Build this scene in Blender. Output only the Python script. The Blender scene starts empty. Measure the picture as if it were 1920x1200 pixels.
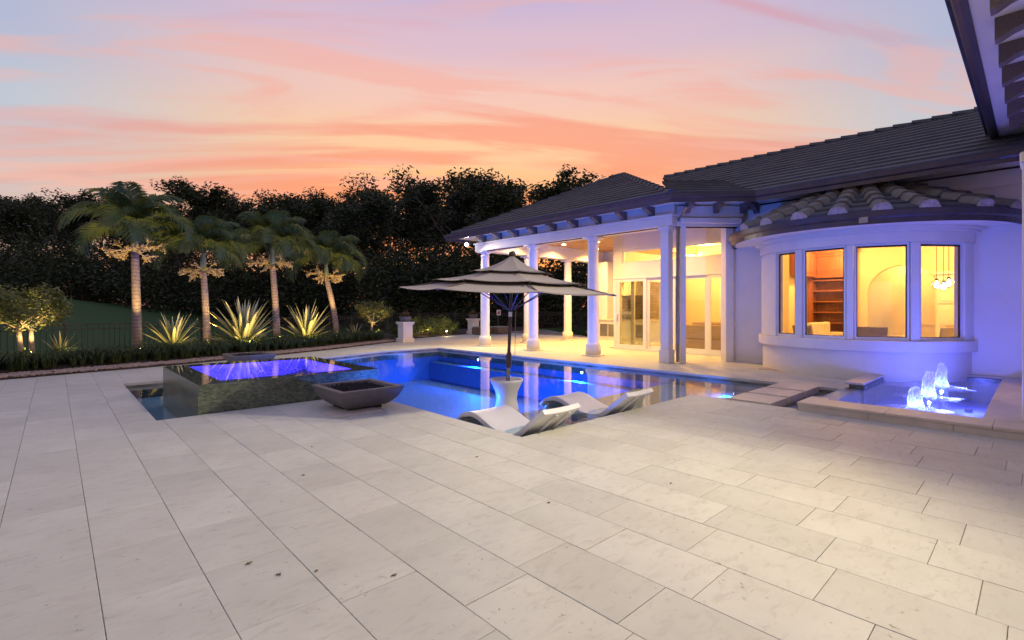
import bpy, math, random
from mathutils import Vector, Matrix
rnd = random.Random(7)
R = math.radians
sc = bpy.context.scene
COL = sc.collection

# ------------------------------------------------------------------ camera
cd = bpy.data.cameras.new('camera'); cam = bpy.data.objects.new('camera', cd); COL.objects.link(cam)
cam.location = (0, 0, 1.4); cam.rotation_euler = (R(90), 0, R(-43))
cd.sensor_width = 36; cd.lens = 17.25; cd.shift_y = -0.01146; cd.clip_start = 0.05; cd.clip_end = 2000
sc.camera = cam
sc.view_settings.view_transform = 'Standard'; sc.view_settings.look = 'None'
sc.view_settings.exposure = 0.0; sc.view_settings.gamma = 1.0; sc.view_settings.use_curve_mapping = False
sc.cycles.use_denoising = True
sc.cycles.max_bounces = 8; sc.cycles.transparent_max_bounces = 16
sc.cycles.diffuse_bounces = 3; sc.cycles.glossy_bounces = 3
sc.cycles.sample_clamp_indirect = 4.0
sc.cycles.caustics_reflective = False; sc.cycles.caustics_refractive = False

# ------------------------------------------------------------------ world: sunset sky
SUNSET = R(41)                       # azimuth of the glow, clockwise from +Y
wd = bpy.data.worlds.new('World'); sc.world = wd; wd.use_nodes = True
wn, wl = wd.node_tree.nodes, wd.node_tree.links
for n in list(wn): wn.remove(n)
def W(t, **k):
    n = wn.new(t)
    for a, b in k.items(): setattr(n, a, b)
    return n
def wmath(op, a, b=None, c=None):
    n = W('ShaderNodeMath', operation=op)
    for i, v in enumerate((a, b, c)):
        if v is None: continue
        if isinstance(v, (int, float)): n.inputs[i].default_value = v
        else: wl.new(v, n.inputs[i])
    return n.outputs[0]
def wramp(fac, stops, interp='EASE'):
    n = W('ShaderNodeValToRGB'); cr = n.color_ramp; cr.interpolation = interp
    while len(cr.elements) < len(stops): cr.elements.new(0.5)
    for e, (p, c) in zip(cr.elements, stops): e.position = p; e.color = (*c, 1)
    wl.new(fac, n.inputs[0]); return n.outputs[0]
def wmix(f, a, b, mode='MIX'):
    n = W('ShaderNodeMix', data_type='RGBA', blend_type=mode)
    if isinstance(f, (int, float)): n.inputs['Factor'].default_value = f
    else: wl.new(f, n.inputs['Factor'])
    for k, v in (('A', a), ('B', b)):
        s = [i for i in n.inputs if i.name == k and i.type == 'RGBA'][0]
        if isinstance(v, tuple): s.default_value = (*v, 1)
        else: wl.new(v, s)
    return [o for o in n.outputs if o.type == 'RGBA'][0]
tc = W('ShaderNodeTexCoord'); nv = W('ShaderNodeVectorMath', operation='NORMALIZE'); wl.new(tc.outputs['Generated'], nv.inputs[0])
sx = W('ShaderNodeSeparateXYZ'); wl.new(nv.outputs[0], sx.inputs[0])
X_, Y_, Z_ = sx.outputs
el = wmath('MAXIMUM', Z_, 0.0)
hor = wmath('SQRT', wmath('MAXIMUM', wmath('SUBTRACT', 1.0, wmath('MULTIPLY', Z_, Z_)), 1e-4))
along = wmath('ADD', wmath('MULTIPLY', X_, math.sin(SUNSET)), wmath('MULTIPLY', Y_, math.cos(SUNSET)))
side = wmath('SUBTRACT', wmath('MULTIPLY', X_, math.cos(SUNSET)), wmath('MULTIPLY', Y_, math.sin(SUNSET)))
caz = wmath('DIVIDE', along, hor)
glow = W('ShaderNodeMapRange', interpolation_type='SMOOTHSTEP'); wl.new(caz, glow.inputs[0])
glow.inputs[1].default_value = 0.66; glow.inputs[2].default_value = 1.0
warm = wramp(el, [(0.0, (.95, .33, .10)), (.13, (1.0, .38, .12)), (.22, (1.0, .46, .17)), (.31, (.98, .58, .32)), (.40, (.90, .56, .47)), (.47, (.72, .50, .60)), (.56, (.52, .44, .70)), (.8, (.36, .40, .70)), (1, (.32, .38, .70))])
cool = wramp(el, [(0.0, (.60, .38, .34)), (.12, (.66, .46, .42)), (.20, (.58, .54, .58)), (.28, (.47, .56, .69)), (.40, (.40, .47, .68)), (.55, (.37, .41, .69)), (.8, (.34, .39, .70)), (1, (.32, .38, .70))])
base = wmix(glow.outputs[0], cool, warm)
# clouds on a high sheet, streaked across the view
den = wmath('ADD', el, 0.10)
cu = wmath('DIVIDE', side, den); cv = wmath('DIVIDE', along, den)
cmb = W('ShaderNodeCombineXYZ'); wl.new(wmath('ADD', wmath('MULTIPLY', cu, 0.42), wmath('MULTIPLY', cv, 0.16)), cmb.inputs[0]); wl.new(wmath('ADD', wmath('MULTIPLY', cv, 1.75), wmath('MULTIPLY', cu, -0.22)), cmb.inputs[1])
def cloud(scale, detail, off, dist, lo, hi):
    mp = W('ShaderNodeMapping'); wl.new(cmb.outputs[0], mp.inputs[0]); mp.inputs['Location'].default_value = off
    n = W('ShaderNodeTexNoise'); n.inputs['Scale'].default_value = scale; n.inputs['Detail'].default_value = detail
    n.inputs['Roughness'].default_value = 0.52; n.inputs['Distortion'].default_value = dist
    wl.new(mp.outputs[0], n.inputs['Vector'])
    m = W('ShaderNodeMapRange', interpolation_type='SMOOTHSTEP'); wl.new(n.outputs[0], m.inputs[0])
    m.inputs[1].default_value = lo; m.inputs[2].default_value = hi
    return m.outputs[0]
c1 = cloud(.85, 7, (3.1, 1.7, 0), 1.1, .47, .58)
c2 = cloud(2.0, 8, (9.3, 4.2, 2), 0.9, .49, .64)
ccol_w = wramp(el, [(0, (.85, .22, .09)), (.2, (.95, .25, .10)), (.34, (.93, .31, .20)), (.46, (.86, .33, .32)), (.56, (.62, .34, .46)), (.8, (.42, .32, .52)), (1, (.36, .32, .52))])
ccol_c = wramp(el, [(0, (.62, .32, .28)), (.22, (.74, .42, .40)), (.36, (.56, .36, .46)), (.5, (.40, .30, .50)), (1, (.34, .31, .52))])
ccol = wmix(glow.outputs[0], ccol_c, ccol_w)
sky1 = wmix(wmath('MULTIPLY', c1, 0.8), base, ccol)
sky2 = wmix(wmath('MULTIPLY', c2, 0.72), sky1, wmix(0.5, ccol, (.95, .55, .45)))
ns = W('ShaderNodeTexSky', sky_type='NISHITA'); ns.sun_disc = False; ns.sun_elevation = R(1.0); ns.sun_rotation = SUNSET; ns.air_density = 1.2
bgA = W('ShaderNodeBackground'); wl.new(sky2, bgA.inputs[0]); bgA.inputs[1].default_value = 0.95
bgB = W('ShaderNodeBackground'); wl.new(ns.outputs[0], bgB.inputs[0]); bgB.inputs[1].default_value = 0.05
ad = W('ShaderNodeAddShader'); wl.new(bgA.outputs[0], ad.inputs[0]); wl.new(bgB.outputs[0], ad.inputs[1])
wo = W('ShaderNodeOutputWorld'); wl.new(ad.outputs[0], wo.inputs[0])

# sun just above the horizon behind the trees
sd = bpy.data.lights.new('sun', 'SUN'); sd.energy = 0.12; sd.angle = R(12); sd.color = (1, .55, .32)
so = bpy.data.objects.new('sun', sd); COL.objects.link(so)
so.rotation_euler = (R(90 - 3), 0, math.pi - SUNSET)

def lamp(name, kind, loc, energy, color, radius=0.04, target=None, spot=None, blend=0.6, parent=None):
    d = bpy.data.lights.new(name, kind); d.energy = energy; d.color = color
    if kind in ('POINT', 'SPOT'): d.shadow_soft_size = radius
    if kind == 'SPOT': d.spot_size = R(spot); d.spot_blend = blend
    o = bpy.data.objects.new(name, d); COL.objects.link(o); o.location = loc
    if target is not None:
        o.rotation_euler = (Vector(target) - Vector(loc)).to_track_quat('-Z', 'Y').to_euler()
    return o

# ------------------------------------------------------------------ materials
def newmat(name):
    m = bpy.data.materials.new(name); m.use_nodes = True
    nt = m.node_tree; b = nt.nodes['Principled BSDF']
    return m, nt.nodes, nt.links, b
def nmath(N, L, op, a, b=None):
    n = N.new('ShaderNodeMath'); n.operation = op
    for i, v in enumerate((a, b)):
        if v is None: continue
        if isinstance(v, (int, float)): n.inputs[i].default_value = v
        else: L.new(v, n.inputs[i])
    return n.outputs[0]
def nmix(N, L, f, a, b, mode='MIX'):
    n = N.new('ShaderNodeMix'); n.data_type = 'RGBA'; n.blend_type = mode
    if isinstance(f, (int, float)): n.inputs[0].default_value = f
    else: L.new(f, n.inputs[0])
    for i, v in ((6, a), (7, b)):
        if isinstance(v, tuple): n.inputs[i].default_value = (*v, 1)
        else: L.new(v, n.inputs[i])
    return n.outputs[2]
def nnoise(N, L, vec, scale, detail=4, rough=.55, dist=0):
    n = N.new('ShaderNodeTexNoise'); n.inputs['Scale'].default_value = scale; n.inputs['Detail'].default_value = detail
    n.inputs['Roughness'].default_value = rough; n.inputs['Distortion'].default_value = dist
    if vec is not None: L.new(vec, n.inputs['Vector'])
    return n.outputs[0]
def nrange(N, L, v, a, b, c=0., d=1.):
    n = N.new('ShaderNodeMapRange'); n.inputs[1].default_value = a; n.inputs[2].default_value = b; n.inputs[3].default_value = c; n.inputs[4].default_value = d
    L.new(v, n.inputs[0]); return n.outputs[0]
def nbump(N, L, h, strength, dist, b):
    n = N.new('ShaderNodeBump'); n.inputs['Strength'].default_value = strength; n.inputs['Distance'].default_value = dist
    L.new(h, n.inputs['Height'])
    if b is not None: L.new(n.outputs[0], b.inputs['Normal'])
    return n.outputs[0]
def plain(name, c1, c2=None, rough=.6, scale=6., metal=0., bump=0., bscale=60., bdist=.003, spec=.5, stretch=None, var=0., coat=0.):
    m, N, L, b = newmat(name)
    b.inputs['Roughness'].default_value = rough; b.inputs['Metallic'].default_value = metal
    b.inputs['Specular IOR Level'].default_value = spec; b.inputs['Coat Weight'].default_value = coat
    g = N.new('ShaderNodeNewGeometry'); vec = g.outputs['Position']
    if stretch:
        mp = N.new('ShaderNodeMapping'); mp.inputs['Scale'].default_value = stretch; L.new(vec, mp.inputs[0]); vec = mp.outputs[0]
    c2 = c2 or tuple(x * .85 for x in c1)
    f = nrange(N, L, nnoise(N, L, vec, scale, 5), .3, .7)
    col = nmix(N, L, f, c1, c2)
    if var:
        oi = N.new('ShaderNodeObjectInfo'); hs = N.new('ShaderNodeHueSaturation')
        L.new(nrange(N, L, oi.outputs['Random'], 0, 1, 1 - var, 1 + var), hs.inputs['Value']); L.new(col, hs.inputs['Color']); col = hs.outputs[0]
    L.new(col, b.inputs['Base Color'])
    if bump: nbump(N, L, nnoise(N, L, vec, bscale, 4), bump, bdist, b)
    return m
def leafmat(name, c1, c2, trans=.35, rough=.5, scale=3.):
    m, N, L, b = newmat(name)
    g = N.new('ShaderNodeNewGeometry')
    oi = N.new('ShaderNodeObjectInfo')
    f = nrange(N, L, nnoise(N, L, g.outputs['Position'], scale, 3), .3, .7)
    col = nmix(N, L, f, c1, c2)
    L.new(col, b.inputs['Base Color']); b.inputs['Roughness'].default_value = rough; b.inputs['Specular IOR Level'].default_value = .35
    t = N.new('ShaderNodeBsdfTranslucent'); L.new(col, t.inputs[0])
    mx = N.new('ShaderNodeMixShader'); mx.inputs[0].default_value = trans
    L.new(b.outputs[0], mx.inputs[1]); L.new(t.outputs[0], mx.inputs[2])
    L.new(mx.outputs[0], N['Material Output'].inputs[0])
    return m
def emit(name, color, strength):
    m, N, L, b = newmat(name)
    b.inputs['Base Color'].default_value = (.8, .8, .8, 1)
    b.inputs['Emission Color'].default_value = (*color, 1); b.inputs['Emission Strength'].default_value = strength
    return m
def clear(name, tint, lo, hi, power, rough=0., bump=None, grey=None):
    """thin clear sheet: transparent seen straight on, mirror-like at a grazing angle"""
    m, N, L, b = newmat(name)
    N.remove(b)
    tr = N.new('ShaderNodeBsdfTransparent'); tr.inputs[0].default_value = (*tint, 1)
    gl = N.new('ShaderNodeBsdfGlossy'); gl.inputs['Roughness'].default_value = rough
    lw = N.new('ShaderNodeLayerWeight'); lw.inputs[0].default_value = .5
    if bump:
        g = N.new('ShaderNodeNewGeometry'); mp = N.new('ShaderNodeMapping'); mp.inputs['Scale'].default_value = bump[2]; L.new(g.outputs['Position'], mp.inputs[0])
        h1 = nnoise(N, L, mp.outputs[0], bump[0], 3, .5, .6)
        bn = nbump(N, L, h1, bump[1], .02, None); L.new(bn, gl.inputs['Normal']); L.new(bn, lw.inputs['Normal'])
    p = nmath(N, L, 'POWER', lw.outputs['Facing'], power)
    f = nrange(N, L, p, 0, 1, lo, hi)
    mx = N.new('ShaderNodeMixShader'); L.new(f, mx.inputs[0]); L.new(tr.outputs[0], mx.inputs[1]); L.new(gl.outputs[0], mx.inputs[2])
    L.new(mx.outputs[0], N['Material Output'].inputs[0])
    return m
def tilemat(name, c1, c2, mortar, w, hgt, gap, rough, bump=.5, bdist=.003, offset=.5, msmooth=.1):
    m, N, L, b = newmat(name)
    g = N.new('ShaderNodeNewGeometry'); p = N.new('ShaderNodeSeparateXYZ'); L.new(g.outputs['Position'], p.inputs[0])
    nn = N.new('ShaderNodeSeparateXYZ'); L.new(g.outputs['True Normal'], nn.inputs[0])
    ax = nmath(N, L, 'GREATER_THAN', nmath(N, L, 'ABSOLUTE', nn.outputs[0]), .6); az = nmath(N, L, 'GREATER_THAN', nmath(N, L, 'ABSOLUTE', nn.outputs[2]), .6)
    u = nmath(N, L, 'ADD', nmath(N, L, 'MULTIPLY', p.outputs[0], nmath(N, L, 'SUBTRACT', 1, ax)), nmath(N, L, 'MULTIPLY', p.outputs[1], ax))
    v = nmath(N, L, 'ADD', nmath(N, L, 'MULTIPLY', p.outputs[2], nmath(N, L, 'SUBTRACT', 1, az)), nmath(N, L, 'MULTIPLY', p.outputs[1], az))
    cb = N.new('ShaderNodeCombineXYZ'); L.new(u, cb.inputs[0]); L.new(v, cb.inputs[1])
    br = N.new('ShaderNodeTexBrick'); L.new(cb.outputs[0], br.inputs[0]); br.offset = offset
    br.inputs['Color1'].default_value = (*c1, 1); br.inputs['Color2'].default_value = (*c2, 1); br.inputs['Mortar'].default_value = (*mortar, 1)
    br.inputs['Scale'].default_value = 1; br.inputs['Mortar Size'].default_value = gap; br.inputs['Brick Width'].default_value = w; br.inputs['Row Height'].default_value = hgt
    br.inputs['Mortar Smooth'].default_value = msmooth
    n2 = nrange(N, L, nnoise(N, L, g.outputs['Position'], 3.0, 4), .3, .7, .7, 1.3)
    col = nmix(N, L, 1.0, br.outputs['Color'], n2, 'MULTIPLY'); 
    L.new(col, b.inputs['Base Color']); b.inputs['Roughness'].default_value = rough
    h_ = nmath(N, L, 'ADD', nmath(N, L, 'SUBTRACT', 1, br.outputs['Fac']), nmath(N, L, 'MULTIPLY', nnoise(N, L, g.outputs['Position'], 40, 2), .15))
    nbump(N, L, h_, bump, bdist, b)
    return m

def paver_material():
    m, N, L, b = newmat('shell_limestone')
    g = N.new('ShaderNodeNewGeometry'); oi = N.new('ShaderNodeObjectInfo')
    off = N.new('ShaderNodeVectorMath'); off.operation = 'MULTIPLY_ADD'
    cmb_ = N.new('ShaderNodeCombineXYZ'); L.new(oi.outputs['Random'], cmb_.inputs[0]); L.new(oi.outputs['Random'], cmb_.inputs[1]); L.new(oi.outputs['Random'], cmb_.inputs[2])
    L.new(cmb_.outputs[0], off.inputs[0]); off.inputs[1].default_value = (37, 53, 19); L.new(g.outputs['Position'], off.inputs[2])
    v = off.outputs[0]
    mp = N.new('ShaderNodeMapping'); mp.inputs['Scale'].default_value = (2.2, 5.5, 2.2); mp.inputs['Rotation'].default_value = (0, 0, R(38)); L.new(v, mp.inputs[0])
    big = nrange(N, L, nnoise(N, L, v, 2.2, 5, .6), .32, .68)
    streak = nrange(N, L, nnoise(N, L, mp.outputs[0], 3.4, 7, .66, .5), .52, .68)
    col = nmix(N, L, big, (.55, .55, .475), (.48, .48, .41))
    tone = nrange(N, L, oi.outputs['Random'], 0, 1, .93, 1.06)
    col = nmix(N, L, 1.0, col, tone, 'MULTIPLY')
    col = nmix(N, L, nmath(N, L, 'MULTIPLY', streak, .42), col, (.36, .335, .29))
    # grime shared by the whole terrace
    gr = nrange(N, L, nnoise(N, L, g.outputs['Position'], .8, 6, .65), .5, .75)
    col = nmix(N, L, nmath(N, L, 'MULTIPLY', gr, .30), col, (.36, .33, .29))
    pits = nrange(N, L, nnoise(N, L, g.outputs['Position'], 22, 4, .6), .62, .70)
    spots = nmath(N, L, 'MULTIPLY', pits, nrange(N, L, nnoise(N, L, g.outputs['Position'], 3.3, 3), .48, .62))
    col = nmix(N, L, nmath(N, L, 'MULTIPLY', spots, .75), col, (.22, .19, .15))
    L.new(col, b.inputs['Base Color']); b.inputs['Roughness'].default_value = .62; b.inputs['Specular IOR Level'].default_value = .35
    h_ = nmath(N, L, 'SUBTRACT', nmath(N, L, 'MULTIPLY', nnoise(N, L, g.outputs['Position'], 90, 4), .35), spots)
    nbump(N, L, h_, .25, .004, b)
    return m

M = {}
M['paver'] = paver_material()
M['grout'] = plain('sand_joint', (.06, .05, .04), (.34, .30, .24), .9, 2.2)
M['coping'] = plain('limestone_coping', (.62, .55, .46), (.52, .46, .38), .6, 5, bump=.2, bscale=70)
M['stucco'] = plain('white_stucco', (.74, .71, .67), (.68, .65, .61), .85, 1.5, bump=.35, bscale=120, bdist=.004, spec=.2)
M['trim'] = plain('cast_stone_trim', (.76, .73, .69), (.70, .67, .63), .7, 3, bump=.15, bscale=90, spec=.3)
M['frame'] = plain('white_window_paint', (.74, .74, .73), (.70, .70, .69), .35, 4)
M['gasket'] = plain('black_gasket', (.02, .02, .02), rough=.5)
M['bronze'] = plain('dark_bronze_gutter', (.055, .048, .055), (.085, .07, .07), .38, 3, metal=.3, bump=.05, bscale=8)
M['corbel'] = plain('dark_stained_timber', (.12, .095, .085), (.16, .125, .11), .55, 9, bump=.2, bscale=40, stretch=(1, 6, 6))
M['roof'] = plain('slate_grey_roof_tile', (.043, .050, .064), (.075, .080, .092), .75, 2.5, bump=.5, bscale=25, bdist=.01, var=.12)
M['roofcap'] = plain('weathered_hip_tile', (.13, .125, .115), (.21, .20, .18), .8, 6, bump=.5, bscale=30, bdist=.008, var=.15)
M['mortar'] = plain('pale_ridge_mortar', (.26, .22, .20), (.46, .40, .36), .95, 12, bump=.8, bscale=40, bdist=.02)
M['mosaic'] = tilemat('green_glass_mosaic', (.060, .085, .055), (.165, .195, .125), (.07, .085, .065), .045, .024, .0022, .22, .35)
M['plaster'] = plain('deep_blue_pool_plaster', (.075, .20, .46), (.06, .17, .42), .6, 8)
M['ledge'] = plain('grey_green_shelf_plaster', (.24, .30, .27), (.17, .22, .20), .6, 5)
M['spaplaster'] = plain('blue_spa_plaster', (.30, .34, .66), (.26, .30, .60), .6, 8)
M['paleplaster'] = plain('pale_teal_basin_plaster', (.30, .46, .52), (.25, .40, .46), .6, 8)
M['darkplaster'] = plain('dark_basin_plaster', (.10, .12, .13), (.16, .18, .18), .6, 8)
M['fountplaster'] = plain('blue_fountain_plaster', (.22, .26, .50), (.18, .22, .45), .6, 8)
M['water'] = clear('pool_water', (.80, .92, .97), .02, 1.0, 5.0, .015, (5.5, .055, (1, 1, 1)))
M['spawater'] = clear('spa_water', (.88, .94, .98), .02, 1.0, 5.0, .005, (2.2, .012, (1, 1, 1)))
M['fountwater'] = clear('fountain_water', (.85, .92, .98), .02, 1.0, 5.0, .02, (9, .22, (1, 1, 1)))
M['glass'] = clear('window_glass', (.93, .95, .95), .045, .9, 4.5, 0)
M['smokedglass'] = clear('tinted_door_glass', (.72, .74, .66), .05, .9, 4.5, 0)
M['foam'] = None
M['resin'] = plain('white_resin', (.70, .70, .69), (.66, .66, .65), .38, 5, bump=.03, bscale=60)
M['concrete'] = plain('grey_cast_concrete', (.105, .100, .098), (.135, .128, .125), .48, 7, bump=.1, bscale=50)
M['lava'] = plain('black_lava_rock', (.012, .011, .011), (.03, .027, .025), .8, 20, var=.2)
M['canvas'] = plain('taupe_canvas', (.37, .335, .30), (.34, .305, .275), .85, 9, bump=.25, bscale=500, bdist=.001, spec=.2)
M['polewood'] = plain('dark_brown_pole', (.045, .030, .024), (.07, .045, .035), .4, 8)
M['pewter'] = plain('grey_metal', (.30, .29, .28), (.24, .235, .23), .35, 5, metal=.8)
M['steel'] = plain('brushed_steel', (.55, .53, .50), (.45, .43, .41), .28, 20, metal=1., stretch=(30, 1, 1))
M['black'] = plain('black_metal', (.012, .012, .013), (.02, .02, .02), .45, 8)
M['fence'] = plain('dark_bronze_fence', (.030, .028, .026), (.05, .045, .04), .5, 10)
M['woodceil'] = tilemat('tongue_and_groove_cedar', (.38, .20, .085), (.46, .26, .12), (.12, .06, .03), 3.0, .14, .004, .45, .4)
M['cream'] = plain('cream_interior_paint', (.72, .60, .40), (.69, .57, .38), .7, 2)
M['creamtrim'] = plain('cream_cabinet_paint', (.76, .67, .50), (.73, .64, .48), .45, 3)
M['cherry'] = plain('cherry_wood', (.30, .095, .030), (.20, .058, .020), .4, 3, stretch=(6, 6, .8), coat=.2)
M['floorint'] = tilemat('interior_stone_floor', (.48, .38, .27), (.54, .43, .31), (.25, .2, .15), .6, .6, .004, .3, .2)
M['sofa'] = plain('tan_upholstery', (.42, .31, .19), (.38, .28, .17), .9, 30, bump=.2, bscale=300)
M['leather'] = plain('cream_leather', (.62, .54, .40), (.58, .50, .37), .5, 12)
M['greyfab'] = plain('grey_chair_fabric', (.30, .26, .22), (.26, .225, .19), .8, 40)
M['darkwood'] = plain('dark_walnut', (.06, .032, .02), (.09, .05, .03), .45, 5, stretch=(5, 5, 1))
M['stack'] = tilemat('stacked_ledgestone', (.30, .22, .14), (.50, .38, .26), (.07, .05, .035), .34, .075, .007, .8, 1.0, .02)
M['wicker'] = tilemat('brown_wicker', (.22, .15, .10), (.30, .21, .145), (.06, .04, .03), .05, .025, .004, .7, .8, .006)
M['bark'] = plain('grey_bark', (.11, .085, .065), (.06, .048, .038), .9, 9, bump=.8, bscale=20, bdist=.02)
M['palmbark'] = None
M['palebark'] = plain('pale_bark', (.38, .30, .22), (.28, .22, .16), .8, 12, bump=.4, bscale=30, bdist=.01)
M['crownshaft'] = plain('green_crownshaft', (.16, .20, .07), (.22, .24, .10), .5, 5)
M['frond'] = leafmat('palm_frond_green', (.075, .125, .030), (.15, .18, .05), .4)
M['flower'] = plain('golden_flower_strands', (.42, .30, .10), (.55, .42, .18), .8, 15)
M['agave'] = None
M['darkleaf'] = leafmat('dark_oak_leaves', (.018, .030, .012), (.040, .058, .020), .25, scale=.4)
M['midleaf'] = leafmat('glossy_shrub_leaves', (.060, .100, .022), (.120, .165, .045), .3, scale=5)
M['yellowleaf'] = leafmat('yellow_green_leaves', (.10, .13, .030), (.20, .21, .06), .3, scale=5)
M['strap'] = leafmat('dark_strap_leaves', (.035, .065, .018), (.085, .120, .040), .25, scale=4)
M['bromeliad'] = leafmat('red_green_bromeliad', (.24, .07, .03), (.10, .11, .03), .3, scale=14)
M['lawn'] = plain('fairway_grass', (.030, .070, .022), (.045, .090, .030), .9, .08, bump=.5, bscale=8, bdist=.03, spec=.1)
M['soil'] = plain('dark_mulch', (.035, .024, .016), (.07, .048, .032), .95, 14, bump=.9, bscale=35, bdist=.03)
M['pebble'] = plain('tan_river_pebbles', (.42, .31, .24), (.24, .18, .15), .75, 9)
M['warmbulb'] = emit('warm_lamp', (1, .80, .48), 30)
M['floodbulb'] = emit('flood_lamp', (1, .88, .62), 120)
M['candle'] = emit('warm_glow', (1, .62, .25), 6)
M['blueled'] = emit('blue_pool_lamp', (.35, .55, 1), 40)
M['violetled'] = emit('violet_spa_lamp', (.35, .30, 1), 10)
M['signwhite'] = plain('white_sign', (.75, .72, .68), rough=.5)
M['signred'] = plain('red_print', (.42, .05, .06), rough=.5)
M['litter'] = plain('dry_leaf_litter', (.16, .11, .04), (.07, .05, .02), .8, 40)
M['outside'] = emit('window_blind_glow', (1, .78, .45), .25)

def foam_material():
    m, N, L, b = newmat('white_water_foam'); N.remove(b)
    g = N.new('ShaderNodeNewGeometry')
    d = N.new('ShaderNodeBsdfDiffuse'); d.inputs[0].default_value = (.85, .9, .95, 1)
    t = N.new('ShaderNodeBsdfTranslucent'); t.inputs[0].default_value = (.85, .9, .95, 1)
    tr = N.new('ShaderNodeBsdfTransparent')
    m1 = N.new('ShaderNodeMixShader'); m1.inputs[0].default_value = .6; L.new(d.outputs[0], m1.inputs[1]); L.new(t.outputs[0], m1.inputs[2])
    mp = N.new('ShaderNodeMapping'); mp.inputs['Scale'].default_value = (1, 1, .28); L.new(g.outputs['Position'], mp.inputs[0])
    f = nrange(N, L, nnoise(N, L, mp.outputs[0], 42, 4, .6), .36, .70, .04, .55)
    m2 = N.new('ShaderNodeMixShader'); L.new(f, m2.inputs[0]); L.new(tr.outputs[0], m2.inputs[1]); L.new(m1.outputs[0], m2.inputs[2])
    L.new(m2.outputs[0], N['Material Output'].inputs[0]); return m
M['foam'] = foam_material()
def palmbark_material():
    m, N, L, b = newmat('ringed_palm_bark')
    tcn = N.new('ShaderNodeTexCoord'); s = N.new('ShaderNodeSeparateXYZ'); L.new(tcn.outputs['Object'], s.inputs[0])
    w = nmath(N, L, 'ADD', nmath(N, L, 'MULTIPLY', s.outputs[2], 62), nmath(N, L, 'MULTIPLY', nnoise(N, L, tcn.outputs['Object'], 5, 3), 5))
    ring = nmath(N, L, 'SINE', w)
    f = nrange(N, L, ring, .55, .95)
    n2 = nrange(N, L, nnoise(N, L, tcn.outputs['Object'], 18, 5), .3, .7)
    col = nmix(N, L, n2, (.30, .23, .17), (.20, .15, .11)); col = nmix(N, L, nmath(N, L, 'MULTIPLY', f, .6), col, (.10, .075, .055))
    L.new(col, b.inputs['Base Color']); b.inputs['Roughness'].default_value = .85
    nbump(N, L, nmath(N, L, 'MULTIPLY', f, -1), .5, .01, b); return m
M['palmbark'] = palmbark_material()
def agave_material():
    m, N, L, b = newmat('variegated_agave')
    tcn = N.new('ShaderNodeTexCoord'); s = N.new('ShaderNodeSeparateXYZ'); L.new(tcn.outputs['Object'], s.inputs[0])
    e = nrange(N, L, nmath(N, L, 'ABSOLUTE', s.outputs[1]), .012, .034)
    st = nrange(N, L, nmath(N, L, 'SINE', nmath(N, L, 'MULTIPLY', s.outputs[1], 330)), .2, .8, 0, .35)
    f = nmath(N, L, 'MAXIMUM', nmath(N, L, 'SUBTRACT', 1, e), st)
    col = nmix(N, L, f, (.13, .17, .06), (.46, .44, .18))
    L.new(col, b.inputs['Base Color']); b.inputs['Roughness'].default_value = .5; return m
M['agave'] = agave_material()

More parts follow.
